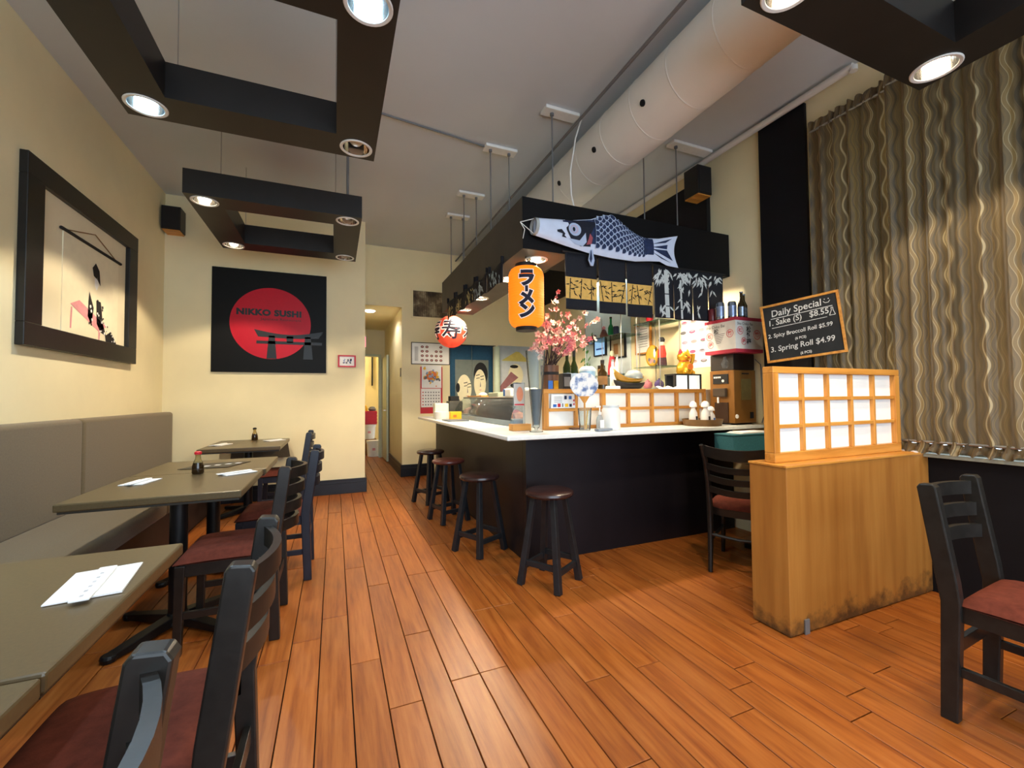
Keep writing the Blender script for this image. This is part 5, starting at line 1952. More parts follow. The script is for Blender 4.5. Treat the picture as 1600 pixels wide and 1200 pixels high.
for i, (x, y, h, rr, lb, mm) in enumerate(((2.850, 2.80, .20, .035, 'white sake bottle with a cup cap, left on the brown tray', INK), (2.925, 2.74, .20, .040, 'white sake bottle with a cup cap, middle of the brown tray', INK), (3.005, 2.76, .155, .038, 'short white sake bottle with blue mark, right on the brown tray', BLUE))):
    pr = [(.0001, tz), (rr, tz), (rr * 1.05, tz + h * .25), (rr * .9, tz + h * .5), (rr * .45, tz + h * .68), (rr * .5, tz + h * .74)]
    t = lathe_thing('sake_bottle', lb, 'bottle', x, y, [('bottle', pr, CERA), ('cup', [(rr * .55, tz + h * .74), (rr * .9, tz + h * .76), (rr * .75, tz + h * .92), (rr * .3, tz + h), (.0001, tz + h)], CERA)], group='white sake bottles on the brown tray')
    q = MB(); q.box(x - .008, y - rr * 1.07, tz + h * .14, x + .010, y - rr * .98, tz + h * .36); q.build('mark', mm, t)

# sake warmer machine with the carton on top
t = thing('sake_machine', 'tall bronze sake warmer machine at the right end of the bar', 'machine', (3.31, 2.79, Z))
BRZ = mat('bronze painted metal', '#8a5f2c', .35, metal=.35, var=.06)
q = MB(); q.box(3.175, 2.66, Z + .015, 3.44, 2.915, 1.452); q.build('body', BRZ, t, bevel=.006)
q = MB(); q.box(3.172, 2.70, Z + .0, 3.43, 2.90, Z + .015); q.build('feet', INK, t)
q = MB(); q.box(3.168, 2.715, 1.335, 3.175, 2.875, 1.42); q.build('control_panel', INK, t)
for k in range(4):
    q = MB(); q.box(3.165, 2.79 + .02 * k, 1.385, 3.168, 2.803 + .02 * k, 1.40); q.build('button', PAPER, t)
q = MB(); q.lathe([(.012, -.004), (.012, .0)], (3.167, 2.765, 1.36), 12, axis='x'); q.build('knob', WHITE, t)
q = MB(); q.box(3.145, 2.73, 1.22, 3.175, 2.86, 1.295); q.build('spout_cover', mat('dark bronze', '#4c4238', .35, metal=.3), t, bevel=.004)
q = MB(); q.tube([(3.13, 2.79, 1.215), (3.125, 2.785, 1.165)], .008, 8); q.build('spout_lever', CERA, t)
q = MB(); q.box(3.166, 2.72, Z + .02, 3.176, 2.86, 1.17); q.build('cup_bay', mat('deep brown recess', '#3a2618', .5), t)
q = MB(); q.box(3.255, 2.654, 1.19, 3.375, 2.66, 1.375); q.build('notice_plate', mat('olive notice plate', '#6e5c30', .5, var=.12), t)
q = MB(); q.box(3.27, 2.655, 1.415, 3.35, 2.66, 1.425); q.build('slot', INK, t)
q = MB(); q.box(3.36, 2.652, 1.03, 3.395, 2.66, 1.085); q.build('switch', INK, t)
q = MB(); q.lathe([(.018, -.005), (.018, 0.0)], (3.198, 2.66, 1.05), 16, axis='y'); q.build('badge', PAPER, t)
q = MB(); q.box(3.18, 2.665, 1.452, 3.435, 2.91, 1.594); q.build('bottle_cradle', mat('dark brown cradle', '#1f1712', .4, var=.1), t, bevel=.004)
q = MB(); q.lathe([(.0001, -.06), (.02, -.058), (.035, -.02), (.012, .02), (.012, .04)], (3.155, 2.73, 1.53), 16); q.build('glass_bulb', GLASSM, t, smooth=True)
q = MB(); q.tube([(3.43, 2.655, 1.55), (3.455, 2.62, 1.50), (3.455, 2.60, 1.05), (3.44, 2.61, .99)], .004, 6); q.build('cable', GREYPL, t)

CARD = mat('pale grey carton', '#cfcdc6', .7, var=.04)
CARDR = mat('carton red band', '#a8283c', .7, var=.05)
t = thing('sake_carton', 'white carton with red bands and sake lettering on the machine', 'carton', (3.26, 2.73, 1.595))
bx0, bx1, by0, by1, bz0, bz1 = 3.105, 3.43, 2.575, 2.895, 1.5955, 1.895
q = MB(); q.box(bx0, by0, bz0 + .03, bx1, by1, bz1 - .028); q.build('side_walls', CARD, t)
q = MB(); q.box(bx0 - .001, by0 - .001, bz0, bx1 + .001, by1 + .001, bz0 + .03); q.build('bottom_band', CARDR, t)
q = MB(); q.box(bx0 - .001, by0 - .001, bz1 - .028, bx1 + .001, by1 + .001, bz1); q.build('top_band', CARDR, t)
q = MB()


def ringp(c, u0, v0, rr, m, fn):
    o1, o2 = disc_pts(u0, v0, rr, 20), disc_pts(u0, v0, rr * .86, 20)
    q.mesh([fn(a, b_) for a, b_ in o1 + o2], [(k, (k + 1) % 20, 20 + (k + 1) % 20, 20 + k) for k in range(20)], m)


FL = lambda a, c: (bx0 - .0012, by1 - a, bz0 + c)          # left face, a from its far edge
FF = lambda a, c: (bx0 + a, by0 - .0012, bz0 + c)          # front face
put_text(q, 'Sho Chiku Bai', lambda a, c: FL(.115 + a, .238 + c), .036, m=0, align='CENTER')
put_text(q, 'Sho Chiku Bai', lambda a, c: FF(.115 + a, .243 + c), .033, m=0, align='CENTER')
put_text(q, '松', lambda a, c: FL(.125 + a, .195 + c), .05, m=0, offset=.001)
for k in range(6):
    q.mesh([FL(.10 + .004 * k, .165 - .015 * k), FL(.215 - .008 * k, .168 - .015 * k), FL(.215 - .008 * k, .173 - .015 * k), FL(.10 + .004 * k, .170 - .015 * k)], [(0, 1, 2, 3)], 2)
for g, zz in (('松', .195), ('竹', .145), ('梅', .092)):
    put_text(q, g, lambda a, c: FF(.155 + a, zz + c), .055, m=0, offset=.0012)
for (fn, u0, v0, rr, g) in ((FL, .052, .16, .035, '松'), (FL, .065, .085, .032, '梅'), (FL, .265, .165, .035, '竹'), (FF, .055, .185, .036, '松'), (FF, .095, .095, .032, '梅'), (FF, .255, .155, .042, '竹')):
    ringp(None, u0, v0, rr, 1, fn)
    put_text(q, g, lambda a, c: fn(u0 + a, v0 + c), rr * 1.25, m=1, offset=.0008)
q.build('lettering', [INK, mat('carton red ink', '#c43a44', .7), GREYINK], t, fixn=False)
TZ = 1.8965
ALU = mat('can aluminium', '#8d97a6', .25, metal=.8, var=.1)
lathe_thing('drink_can', 'maroon can on the far left of the sake carton', 'can', 3.15, 2.85, [('can', [(.0001, TZ), (.030, TZ), (.033, TZ + .01), (.033, TZ + .105), (.028, TZ + .115), (.0001, TZ + .115)], mat('maroon can', '#5d1f26', .3, var=.1))], group='drinks on the sake carton')
for x, y, lb in ((3.155, 2.765, 'tall silver can in the middle of the sake carton, left one'), (3.222, 2.70, 'tall silver can in the middle of the sake carton, right one')):
    t = lathe_thing('drink_can', lb, 'can', x, y, [('can', [(.0001, TZ), (.029, TZ), (.034, TZ + .012), (.034, TZ + .145), (.028, TZ + .158), (.0001, TZ + .158)], ALU)], group='drinks on the sake carton')
    q = MB(); q.lathe([(.0345, TZ + .03), (.0345, TZ + .12)], (x, y, 0), 22, caps=False); q.build('blue_label', mat('can pale label', '#8f9cba', .3, metal=.6, var=.25), t, smooth=True)
BEERG = mat('brown beer glass', '#2e2108', .1, var=.1)
for x, y, lb, h in ((3.30, 2.67, 'brown beer bottle with silver label, nearer the cans', .235), (3.365, 2.70, 'brown beer bottle with silver label, farthest right on the carton', .225)):
    t = lathe_thing('beer_bottle', lb, 'bottle', x, y, [('glass', [(.0001, TZ), (.029, TZ), (.031, TZ + .01), (.031, TZ + .13), (.013, TZ + .175), (.012, TZ + h)], BEERG), ('cap', [(.0145, TZ + h), (.0145, TZ + h + .01), (.0001, TZ + h + .01)], ALU)], group='drinks on the sake carton')
    q = MB(); q.lathe([(.0315, TZ + .03), (.0315, TZ + .11)], (x, y, 0), 22, caps=False); q.build('label', ALU, t, smooth=True)

# chalkboard
t = thing('chalkboard', 'small framed chalkboard listing the daily specials', 'chalkboard', (3.25, 2.1, 1.5))
PL, PR = Vector((3.14, 2.345, 1.705)), Vector((3.335, 1.882, 1.757))
Uv = (PR - PL).normalized()
Wd = (PR - PL).length
Vv = Vector((0.02, 0.0, 1.0))
Vv = (Vv - Uv * Vv.dot(Uv)).normalized()
Nv = Uv.cross(Vv)
if Nv.x > 0:
    Nv = -Nv
CC = (PL + PR) / 2
HH = .455


def CB_(a, c, n=0.0):
    return tuple(CC + Uv * a + Vv * c + Nv * n)


def slab(q_, a0, c0, a1, c1, n0, n1):
    p = [CB_(a, c, n) for n in (n0, n1) for a, c in ((a0, c0), (a1, c0), (a1, c1), (a0, c1))]
    q_.mesh(p, [(0, 3, 2, 1), (4, 5, 6, 7), (0, 1, 5, 4), (1, 2, 6, 5), (2, 3, 7, 6), (3, 0, 4, 7)])


fwid = .018
q = MB(); slab(q, -Wd / 2 + fwid, -HH / 2 + fwid, Wd / 2 - fwid, HH / 2 - fwid, -.006, .004); q.build('slate', mat('chalkboard slate', '#1b1c1d', .8, var=.25, vscale=9), t)
for bx in ((-Wd / 2, -HH / 2, Wd / 2, -HH / 2 + fwid), (-Wd / 2, HH / 2 - fwid, Wd / 2, HH / 2), (-Wd / 2, -HH / 2 + fwid, -Wd / 2 + fwid, HH / 2 - fwid), (Wd / 2 - fwid, -HH / 2 + fwid, Wd / 2, HH / 2 - fwid)):
    q = MB(); slab(q, *bx, -.008, .012); q.build('frame_bar', OAK, t, bevel=.002)
CHALK = mat('white chalk', '#c9c8c4', .9, var=.2, vscale=60)
q = MB()


def chalk(s, a0, c0, size, rot=0.0, **kw):
    co, si = math.cos(rot), math.sin(rot)
    put_text(q, s, lambda a, c: CB_(a0 + a * co * .9 - c * si, c0 + a * si + c * co, .0052), size, m=0, align='LEFT', shear=.12, offset=.0006, **kw)


rt = .03
chalk('Daily Special', -.185, .150, .072, rt)
chalk('1. Sake (S)   $8.55', -.215, .078, .060, rt)
chalk('2. Spicy Broccoli Roll $5.99', -.225, -.022, .0415, rt)
chalk('(6 PCS)', -.05, -.070, .026, rt)
chalk('3. Spring Roll $4.99', -.222, -.128, .058, rt)
chalk('(6 PCS)', -.03, -.186, .026, rt)


def stroke(pts, w=.004):
    for (a, c), (a2, c2) in zip(pts, pts[1:]):
        d = Vector((a2 - a, c2 - c))
        n_ = Vector((-d.y, d.x)).normalized() * w / 2
        q.mesh([CB_(a - n_.x, c - n_.y, .0052), CB_(a2 - n_.x, c2 - n_.y, .0052), CB_(a2 + n_.x, c2 + n_.y, .0052), CB_(a + n_.x, c + n_.y, .0052)], [(0, 1, 2, 3)], 0)


stroke([(-.19, .112), (.205, .122)], .005)
stroke([(-.19, .040), (.165, .048)], .004)
stroke([(.155, .165), (.165, .152), (.185, .152), (.195, .166)])
stroke([(.163, .182), (.165, .176)], .006)
stroke([(.187, .182), (.189, .176)], .006)
stroke([(.195, .11), (.195, .09), (.18, .055), (.215, .055), (.205, .09), (.205, .11), (.195, .11)])
q.build('chalk_writing', CHALK, t, fixn=False)
q = MB(); q.bar(CB_(-.05, HH / 2 - .01, -.008), (XR - .031, 2.24, 1.99), .006, .006); q.bar(CB_(-.15, 0, -.008), (XR - .031, 2.36, 1.72), .02, .02); q.build('wall_hook', INK, t)

# ------------------------------------------------------------------ on the raised ledge
t = thing('blossom_barrel', 'wooden barrel of pink blossom branches on the ledge', 'flower arrangement', (1.675, 3.2, LZ))
BARR = wood('brown barrel staves', '#4a2e1c', '#6b4630', '#7d573d', .55, 'z', .7)
bcx, bcy = 1.675, 3.20
for k in range(14):
    a0, a1 = 2 * PI * k / 14 + .012, 2 * PI * (k + 1) / 14 - .012
    q = MB()
    pr = [(.070, LZ), (.074, LZ + .10), (.078, LZ + .205)]
    pts = []
    for rr, z in pr:
        pts += [(bcx + (rr + d) * math.cos(a), bcy + (rr + d) * math.sin(a), z) for a in (a0, a1) for d in (0, -.008)]
    q.mesh(pts, [(0, 2, 6, 4), (4, 6, 10, 8), (1, 5, 7, 3), (5, 9, 11, 7), (8, 10, 11, 9), (0, 4, 5, 1), (4, 8, 9, 5), (2, 3, 7, 6), (6, 7, 11, 10), (0, 1, 3, 2)])
    q.build('stave', BARR, t)
q = MB(); q.lathe([(.0765, LZ + .125), (.0775, LZ + .15)], (bcx, bcy, 0), 28, caps=False); q.build('hoop', INK, t, smooth=True)
q = MB(); q.lathe([(.0001, LZ + .17), (.068, LZ + .17)], (bcx, bcy, 0), 20, caps=False); q.build('soil', CORD, t)
BRANCH = mat('dark branch bark', '#2e1a16', .8, var=.2)
r = random.Random(31)
tips = [(1.50, 3.12, 1.66), (1.46, 3.10, 1.60), (1.62, 3.16, 1.86), (1.58, 3.2, 1.76), (1.70, 3.2, 2.02), (1.76, 3.22, 2.13), (1.83, 3.15, 1.92), (1.92, 3.2, 1.86), (2.13, 3.18, 1.93), (2.02, 3.14, 1.99),
        (1.96, 3.12, 1.74), (2.02, 3.2, 1.68), (2.10, 3.16, 1.72), (1.86, 3.1, 1.66), (1.72, 3.12, 1.80), (1.66, 3.25, 1.92), (1.90, 3.28, 1.78), (1.78, 3.3, 1.90), (1.98, 3.25, 1.82), (1.80, 3.12, 1.76)]
spots = []
for tp in tips:
    b0 = Vector((bcx + r.uniform(-.04, .04), bcy + r.uniform(-.04, .04), LZ + .17))
    e = Vector(tp)
    pts = []
    for k in range(8):
        f = k / 7
        p = b0.lerp(e, f)
        p.z += .05 * math.sin(PI * f) * r.uniform(.4, 1.2)
        p.x += r.uniform(-.008, .008)
        p.y += r.uniform(-.008, .008)
        pts.append(p)
    q = MB(); q.tube(pts, .005, 6, r2=.0018); q.build('branch', BRANCH, t, smooth=True)
    for k in range(7):
        f = .45 + .55 * k / 6
        i = min(6, int(f * 7))
        p = pts[i].lerp(pts[i + 1], f * 7 - i)
        spots.append(p + Vector((r.gauss(0, .014), r.gauss(0, .014) - .006, r.gauss(0, .014))))
BL = [mat('coral pink petals', '#e79a90', .7, var=.12, sheen=.2), mat('pale peach petals', '#f0c4ad', .7, var=.1, sheen=.2), mat('deep pink petals', '#d4707c', .7, var=.12, sheen=.2)]
bmeshes = []
for m in BL:
    q = MB()
    for k in range(5):
        a = 2 * PI * k / 5
        c, s = math.cos(a), math.sin(a)
        pr = [(.003, 0, .0), (.012, .009, .006), (.023, .007, .012), (.026, 0, .012), (.023, -.007, .012), (.012, -.009, .006)]
        q.mesh([(u * c - v * s, u * s + v * c, w) for u, v, w in pr], [(0, 1, 2, 3, 4, 5)], 0)
    q.lathe([(.0001, .0), (.004, .004), (.0001, .010)], (0, 0, 0), 6, m=1)
    me = bpy.data.meshes.new('blossom')
    me.from_pydata(q.v, [], q.f)
    me.materials.append(m); me.materials.append(RED)
    me.polygons.foreach_set('material_index', q.m)
    bmeshes.append(me)
for i, p in enumerate(spots):
    o = bpy.data.objects.new('blossom', bmeshes[r.choice((0, 0, 1, 1, 2))])
    col.objects.link(o)
    o.parent = t
    o.location = (p.x - bcx, p.y - bcy, p.z - LZ)
    o.rotation_euler = (math.radians(r.uniform(40, 130)), r.uniform(-.6, .6), r.uniform(-1.2, 1.0))
    s = r.uniform(.9, 1.25)
    o.scale = (s, s, s)
for x, m, lb in ((1.612, BLUE, 'blue and white card propped against the barrel'), (1.665, GOLD, 'small golden card propped against the barrel')):
    q = MB(); q.box(x, 3.105, LZ, x + .04, 3.108, LZ + .075); tag(q.build('small_card', m), lb, 'card')

t = thing('black_box', 'small black box beside the barrel on the ledge', 'box', (1.82, 3.2, LZ))
q = MB(); q.box(1.78, 3.16, LZ, 1.86, 3.26, LZ + .14); q.build('body', INK, t, bevel=.003)
q = MB(); q.box(1.79, 3.158, LZ + .03, 1.85, 3.16, LZ + .11); q.build('label', GREYPL, t)
GRNG = mat('dark green bottle glass', '#232e10', .08, var=.1)
for x, y, h, lb in ((1.90, 3.30, .36, 'dark green wine bottle left on the ledge, with a pale label'), (1.99, 3.33, .36, 'dark green wine bottle right on the ledge, with a pale label')):
    t = lathe_thing('wine_bottle', lb, 'bottle', x, y, [('glass', [(.0001, LZ), (.034, LZ), (.037, LZ + .012), (.037, LZ + .20), (.014, LZ + .265), (.013, LZ + h)], GRNG), ('capsule', [(.0142, LZ + h - .06), (.0142, LZ + h), (.0001, LZ + h)], INK)], group='wine bottles on the ledge')
    q = MB(); q.lathe([(.0375, LZ + .06), (.0375, LZ + .15)], (x, y, 0), 22, caps=False); q.build('label', mat('pale bottle label', '#b6c6d6', .6, var=.1), t, smooth=True)
LTB = mat('light blue plastic', '#9fc6de', .3, var=.05)
lathe_thing('plastic_container', 'light blue lidded container behind the round fan', 'container', 2.13, 3.33, [('body', [(.0001, LZ), (.065, LZ), (.072, LZ + .17)], LTB), ('lid', [(.076, LZ + .17), (.076, LZ + .19), (.05, LZ + .215), (.0001, LZ + .22)], mat('pale lid', '#d7e4ec', .3))])
lathe_thing('spirit_bottle', 'brown spirit bottle with orange label on the ledge', 'bottle', 2.30, 3.34, [('glass', [(.0001, LZ), (.045, LZ), (.045, LZ + .16), (.016, LZ + .20), (.016, LZ + .25)], BEERG), ('label', [(.0455, LZ + .05), (.0455, LZ + .13)], CORD), ('cap', [(.018, LZ + .25), (.018, LZ + .28), (.0001, LZ + .28)], INK)])
lathe_thing('spirit_bottle', 'slim white bottle with grey lettering on the ledge', 'bottle', 2.43, 3.36, [('glass', [(.0001, LZ), (.028, LZ), (.028, LZ + .20), (.012, LZ + .23), (.012, LZ + .27)], CERA), ('cap', [(.014, LZ + .27), (.014, LZ + .29), (.0001, LZ + .29)], STEEL)])

t = thing('serving_boat', 'golden wooden sushi boat with a black hull on the ledge', 'serving boat', (2.47, 3.16, LZ))


def boat(x0, x1, zb, zt, wy, lift):
    def fn(u, v):
        x = x0 + (x1 - x0) * u
        w = wy * (1 - abs(2 * u - 1) ** 2.5) ** .8
        a = PI * v
        zz = zt + lift * (abs(2 * u - 1) ** 2.2) * (1.5 if u < .5 else .5)
        return (x, 3.16 + w * math.cos(a), zz - (zz - zb) * math.sin(a) ** .7 * (1 - abs(2 * u - 1) ** 4))
    return fn


q = MB(); q.grid(boat(2.29, 2.64, LZ + .001, LZ + .06, .06, .02), 20, 10); q.build('hull', INK, t, smooth=True, solid=.004)
q = MB(); q.grid(boat(2.29, 2.63, LZ + .055, LZ + .10, .058, .06), 20, 10); q.build('upper_hull', mat('golden brown wood', '#9a7426', .35, var=.15), t, smooth=True, solid=.004)
q = MB(); q.lathe([(.085, LZ + .10), (.08, LZ + .14), (.05, LZ + .175), (.0001, LZ + .185)], (2.52, 3.17, 0), 24, caps=False)
tag(q.build('plastic_dome', CLEARP, smooth=True, solid=.002), 'clear domed lid resting on the sushi boat', 'lid')
q = MB(); q.box(2.16, 3.03, LZ, 2.27, 3.10, LZ + .03); tag(q.build('folded_cloth', PAPER, bevel=.006), 'folded white cloth on the ledge left of the boat', 'cloth')
q = MB(); q.grid(lambda u, v: (2.70 + .26 * u, 3.04 + .10 * v, LZ + .004 + .022 * math.sin(PI * v) * (1 + .4 * math.sin(u * 14))), 14, 4); q.mesh([(2.70, 3.04, LZ), (2.96, 3.04, LZ), (2.96, 3.14, LZ), (2.70, 3.14, LZ)], [(0, 1, 2, 3)])
tag(q.build('folded_cloth', PAPER, smooth=True), 'rumpled white cloth on the ledge right of the boat', 'cloth')

t = thing('display_stand', 'black and white slatted stand under the golden cat', 'stand', (3.08, 3.2, LZ))
for x in (2.978, 3.136, 3.294):
    q = MB(); q.box(x, 3.14, LZ, x + .016, 3.165, LZ + .14); q.build('post', INK, t)
q = MB(); q.box(2.978, 3.14, LZ + .14, 3.31, 3.28, LZ + .152); q.build('top', INK, t)
q = MB(); q.box(2.978, 3.255, LZ, 3.31, 3.275, LZ + .14); q.build('back_board', INK, t)
STW = mat('glowing white slat', '#e6f1f4', .5, var=0, emit=(.8, .93, 1), estr=.35)  # light from behind painted in as the slats' own glow
for k in range(4):
    for xa in (2.996, 3.154):
        q = MB(); q.box(xa + k * .0352, 3.146, LZ + .003, xa + k * .0352 + .032, 3.152, LZ + .138); q.build('slat', STW, t)

t = thing('lucky_cat', 'golden beckoning cat figurine on the slatted stand', 'figurine', (3.165, 3.21, LZ + .153))
gz = LZ + .1525
cx, cy = 3.165, 3.21
q = MB(); q.lathe([(.0001, gz), (.068, gz), (.078, gz + .03), (.072, gz + .08), (.050, gz + .125), (.035, gz + .14)], (cx, cy, 0), 24)
q.lathe([(.0001, gz + .118), (.045, gz + .125), (.066, gz + .155), (.066, gz + .185), (.045, gz + .215), (.0001, gz + .225)], (cx, cy, 0), 24)
q.build('body', GOLD, t, smooth=True)
for s in (-1, 1):
    q = MB(); q.lathe([(.022, gz + .20), (.014, gz + .228), (.0001, gz + .25)], (cx + s * .045, cy, 0), 10); q.build('ear', GOLD if s > 0 else RED, t, smooth=True)
    q = MB(); q.lathe([(.0001, gz + .001), (.022, gz + .002), (.024, gz + .02), (.012, gz + .034), (.0001, gz + .036)], (cx + s * .045, cy - .06, 0), 12); q.build('paw', GOLD, t, smooth=True)
    q = MB(); q.tube([(cx + s * .012 + s * .010, cy - .063, gz + .178), (cx + s * .038, cy - .058, gz + .182)], .004, 6); q.build('eye', INK, t)
q = MB(); q.tube([(cx + .062, cy - .02, gz + .09), (cx + .082, cy - .03, gz + .15), (cx + .078, cy - .035, gz + .20)], [.018, .018, .022], 10); q.build('raised_arm', GOLD, t, smooth=True)
q = MB(); q.lathe([(.050, gz + .118), (.052, gz + .130)], (cx, cy, 0), 24, caps=False); q.build('collar', RED, t, smooth=True)
q = MB(); q.prism(disc_pts(cx, gz + .07, .034, 18, .030), cy - .082, cy - .070, 'xz'); q.build('coin', ORANGE, t)
q = MB(); q.tube([(cx - .02, cy - .066, gz + .162), (cx, cy - .070, gz + .158), (cx + .02, cy - .066, gz + .162)], .003, 6); q.build('mouth', RED, t)

# ------------------------------------------------------------------ right wall behind the bar: glass shelves and pictures
def glass_shelves(label, ya, yb, zs, x0=3.12, z0=1.0, z1=2.3):
    t_ = thing('glass_shelf_unit', label, 'shelf', (3.3, (ya + yb) / 2, z0), group='glass shelf units on the right wall')
    for z in zs:
        q_ = MB(); q_.box(x0, ya, z - .008, XR - .05, yb, z); q_.build('shelf_plate', GLASSG, t_, bevel=.001)
    for y in (ya + .03, yb - .03):
        for x in (x0 + .02, XR - .06):
            q_ = MB(); q_.tube([(x, y, z0), (x, y, z1)], .005, 8); q_.build('post', STEEL, t_, smooth=True)
    for y in (ya + .03, yb - .03):
        q_ = MB(); q_.box(XR - .066, y - .008, z0, XR - .001, y + .008, z0 + .016); q_.build('wall_bracket', STEEL, t_)


glass_shelves('glass shelf unit before the pale blue wall panel', 4.14, 4.98, (1.50, 1.985))
glass_shelves('glass shelf unit with the orange plate on the cream wall', 3.49, 3.92, (1.315, 1.553, 2.04))


def simple(name, label, cat, x, y, parts, group=None):
    return lathe_thing(name, label, cat, x, y, parts, group, 18)


z = 1.9855
GREENB = mat('green bottle glass', '#1f7a48', .1, var=.1)
simple('green_bottle', 'green bottle on the upper glass shelf', 'bottle', 3.25, 4.52, [('glass', [(.0001, z), (.036, z), (.037, z + .12), (.014, z + .17), (.014, z + .24)], GREENB), ('cap', [(.016, z + .24), (.016, z + .26), (.0001, z + .26)], INK)], 'things on the glass shelves')
simple('drink_can', 'dark blue can on the upper glass shelf', 'can', 3.22, 4.37, [('can', [(.0001, z), (.034, z), (.036, z + .10), (.03, z + .115), (.0001, z + .115)], NAVY)], 'things on the glass shelves')
simple('figurine', 'brown figurine leaning beside the green bottle', 'figurine', 3.24, 4.66, [('body', [(.0001, z), (.05, z), (.055, z + .04), (.03, z + .10), (.018, z + .12)], mat('brown lacquer', '#5b2a22', .4)), ('head', [(.018, z + .12), (.024, z + .145), (.0001, z + .17)], PINKINK)], 'things on the glass shelves')
simple('small_jar', 'small dark jar at the left of the upper glass shelf', 'jar', 3.22, 4.86, [('jar', [(.0001, z), (.03, z), (.032, z + .06)], INK), ('lid', [(.03, z + .06), (.03, z + .075), (.0001, z + .075)], GREYPL)], 'things on the glass shelves')
z = 1.5005
simple('brown_jar', 'brown jar with paper label on the lower glass shelf', 'jar', 3.22, 4.70, [('jar', [(.0001, z), (.05, z), (.05, z + .11)], BEERG), ('label', [(.0505, z + .03), (.0505, z + .09)], CORD), ('lid', [(.047, z + .11), (.047, z + .135), (.0001, z + .135)], INK)], 'things on the glass shelves')
simple('red_doll', 'red and white robed doll on the lower glass shelf', 'doll', 3.26, 4.52, [('robe', [(.0001, z), (.055, z), (.05, z + .12), (.03, z + .24)], RED), ('sash', [(.043, z + .14), (.036, z + .19)], PAPER), ('head', [(.012, z + .24), (.028, z + .27), (.02, z + .31), (.0001, z + .32)], SKIN)], 'things on the glass shelves')
simple('white_bottle', 'white bottle with dark lettering on the lower glass shelf', 'bottle', 3.22, 4.36, [('bottle', [(.0001, z), (.03, z), (.03, z + .15), (.013, z + .18), (.013, z + .22)], CERA), ('cap', [(.015, z + .22), (.015, z + .24), (.0001, z + .24)], STEEL)], 'things on the glass shelves')
z = 2.0405
simple('red_cup', 'red cup on the top right glass shelf', 'cup', 3.22, 3.76, [('cup', [(.0001, z), (.035, z), (.043, z + .09)], RED)], 'things on the glass shelves')
simple('clear_tumbler', 'clear tumbler beside the red cup', 'glass', 3.22, 3.66, [('glass', [(.0001, z), (.028, z), (.032, z + .08), (.029, z + .08), (.026, z + .006), (.0001, z + .006)], GLASSM)], 'things on the glass shelves')
z = 1.5535
t = thing('display_plate', 'orange and gold display plate propped on the glass shelf', 'plate', (3.25, 3.77, z))
pc_ = disc_pts(3.77, z + .125, .105, 32, .12)
q = MB(); q.prism(pc_, 3.252, 3.262, 'yz'); q.build('rim', GOLD, t, bevel=.003)
q = MB(); q.prism(disc_pts(3.77, z + .125, .088, 32, .103), 3.249, 3.252, 'yz'); q.build('face', mat('amber glaze', '#d99a34', .3, var=.1), t)
q = MB()
q.mesh([(3.2482, y, c) for y, c in disc_pts(3.725, z + .15, .018, 10, .05)], [tuple(range(10))], 0)
for yy, zz, m in ((3.79, .06, 1), (3.76, .075, 1), (3.73, .06, 2), (3.81, .085, 2)):
    q.mesh([(3.2481, y, c) for y, c in disc_pts(yy, z + zz, .022, 10)], [tuple(range(10))], m)
q.mesh([(3.2482, y, c) for y, c in disc_pts(3.705, z + .19, .014, 8, .028)], [tuple(range(8))], 3)
q.build('print', [PAPER, PINKINK, GREYINK, INK], t, fixn=False)
q = MB(); q.bar((3.256, 3.77, z), (3.33, 3.77, z + .001), .02, .006); q.bar((3.262, 3.77, z + .10), (3.32, 3.77, z + .004), .012, .006); q.build('easel', INK, t)
simple('robed_doll', 'black haired doll in a red robe on the glass shelf', 'doll', 3.25, 3.61, [('robe', [(.0001, z), (.05, z), (.042, z + .10), (.046, z + .13), (.03, z + .22)], mat('red patterned robe', '#b83222', .7, var=.5, vscale=60)), ('skirt', [(.051, z + .002), (.044, z + .09)], mat('dark patterned skirt', '#3a1a22', .7, var=.6, vscale=70)), ('face', [(.012, z + .22), (.026, z + .24), (.026, z + .27)], SKIN), ('hair', [(.028, z + .258), (.034, z + .285), (.02, z + .31), (.0001, z + .315)], INK)], 'things on the glass shelves')
z = 1.3155
for y, m, lb in ((3.82, mat('pink tea pot glaze', '#d07a86', .3, var=.15), 'pink pot on the lowest glass shelf'), (3.64, mat('purple tea pot glaze', '#5a4780', .3, var=.25), 'purple pot on the lowest glass shelf')):
    simple('tea_pot', lb, 'pot', 3.23, y, [('pot', [(.0001, z), (.038, z), (.052, z + .035), (.045, z + .07)], m), ('lid', [(.04, z + .07), (.02, z + .09), (.008, z + .095), (.008, z + .105), (.0001, z + .108)], m)], 'things on the glass shelves')


def wall_frame(name, label, ya, yb, za, zb, fm, cm, marks, wdt=.018, cat='picture'):
    t_ = thing(name, label, cat, (XR - .014, (ya + yb) / 2, za))
    X0 = XR - .03 - .014
    for bx in ((ya, za, yb, za + wdt), (ya, zb - wdt, yb, zb), (ya, za + wdt, ya + wdt, zb - wdt), (yb - wdt, za + wdt, yb, zb - wdt)):
        q_ = MB(); q_.box(X0, bx[0], bx[1], XR - .0135, bx[2], bx[3]); q_.build('frame', fm, t_, bevel=.002)
    q_ = MB(); q_.box(X0 + .012, ya + wdt, za + wdt, XR - .0135, yb - wdt, zb - wdt); s_ = q_.build('sheet', cm, t_)
    if marks:
        q_ = MB()
        for y, zc, w, h, m in marks:
            q_.mesh([(X0 + .0115, y - w, zc - h), (X0 + .0115, y + w, zc - h), (X0 + .0115, y + w, zc + h), (X0 + .0115, y - w, zc + h)], [(0, 1, 2, 3)], m)
        q_.build('print', [GREYINK, BLUE, CORD], s_, fixn=False)


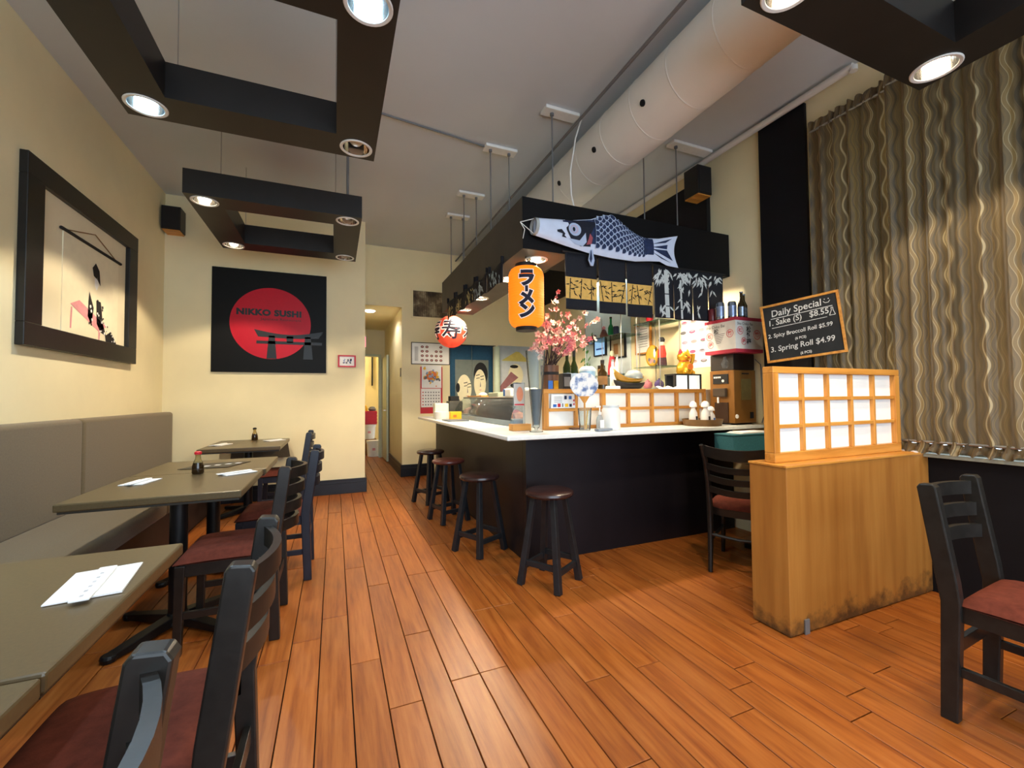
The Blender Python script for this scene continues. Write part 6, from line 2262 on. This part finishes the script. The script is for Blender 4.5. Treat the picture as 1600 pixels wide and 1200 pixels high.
wall_frame('certificate', 'wood framed certificate behind the glass shelves', 4.0, 4.275, 1.74, 2.10, OAK, PAPER, [(4.14, 2.04 - k * .03, .08, .003, 0) for k in range(8)])
wall_frame('dark_picture', 'dark framed picture below the upper glass shelf', 4.48, 4.80, 1.735, 2.0, INK, mat('beige print', '#b3a78c', .7), [(4.68, 1.86, .05, .07, 2)])
wall_frame('wall_screen', 'blue screen with dark bezel beside the glass shelves', 4.90, 5.19, 1.80, 2.05, INK, mat('lit blue screen', '#8fbbe4', .3, emit=(.3, .55, .9), estr=.5), [(5.05, 1.90, .09, .012, 1)], cat='screen')

t = thing('sushi_poster', 'white poster of small sushi pictures on the right wall', 'poster', (XR, 3.35, 1.5))
q = MB(); q.box(XR - .005, 3.16, 1.52, XR - .001, 3.55, 2.09); pp = q.build('sheet', PAPER, t)
q = MB()
r = random.Random(5)
for j in range(5):
    for i in range(3):
        y, zc = 3.50 - i * .125 + (.02 if j % 2 else 0), 2.01 - j * .105
        q.mesh([(XR - .0056, a, c) for a, c in disc_pts(y, zc, .042, 14, .018)], [tuple(range(14))], (0, 1, 2, 3)[(i + 2 * j) % 4])
        q.mesh([(XR - .0060, a, c) for a, c in disc_pts(y, zc + .006, .028, 10, .008)], [tuple(range(10))], (3, 2, 0, 1)[(i + j) % 4])
q.build('print', [mat('lilac ink', '#a89ab0', .8), PINKINK, GREYINK, mat('magenta ink', '#b4567c', .8)], pp, fixn=False)

t = thing('trailing_plant', 'trailing green plant left of the glass shelves', 'plant', (3.40, 5.26, 1.9))
q = MB(); q.lathe([(.0001, 2.0), (.04, 2.0), (.05, 2.09)], (3.40, 5.26, 0), 16); q.build('pot', CERA, t, smooth=True)
q = MB(); q.box(3.36, 5.20, 1.985, XR - .013, 5.32, 2.0); q.build('bracket', STEEL, t)
for k in range(34):
    y, zc = 5.26 + r.gauss(0, .05), r.uniform(1.62, 2.15)
    a = r.uniform(-2.4, -.7)
    q = MB()
    c, s = math.cos(a), math.sin(a)
    q.mesh([(3.36 + w_, y + u * c - v * s, zc + u * s + v * c) for u, v, w_ in ((0, 0, 0), (.03, .018, -.01), (.07, 0, -.02), (.03, -.018, -.01))], [(0, 1, 2, 3)])
    q.build('leaf', GREEN, t, fixn=False)
q = MB(); q.tube([(3.37, 5.26, 2.09), (3.35, 5.25, 1.9), (3.36, 5.27, 1.62)], .004, 5); q.build('stem', GREEN, t)
for o in list(bpy.data.objects):
    if '_o' in o:
        del o['_o']
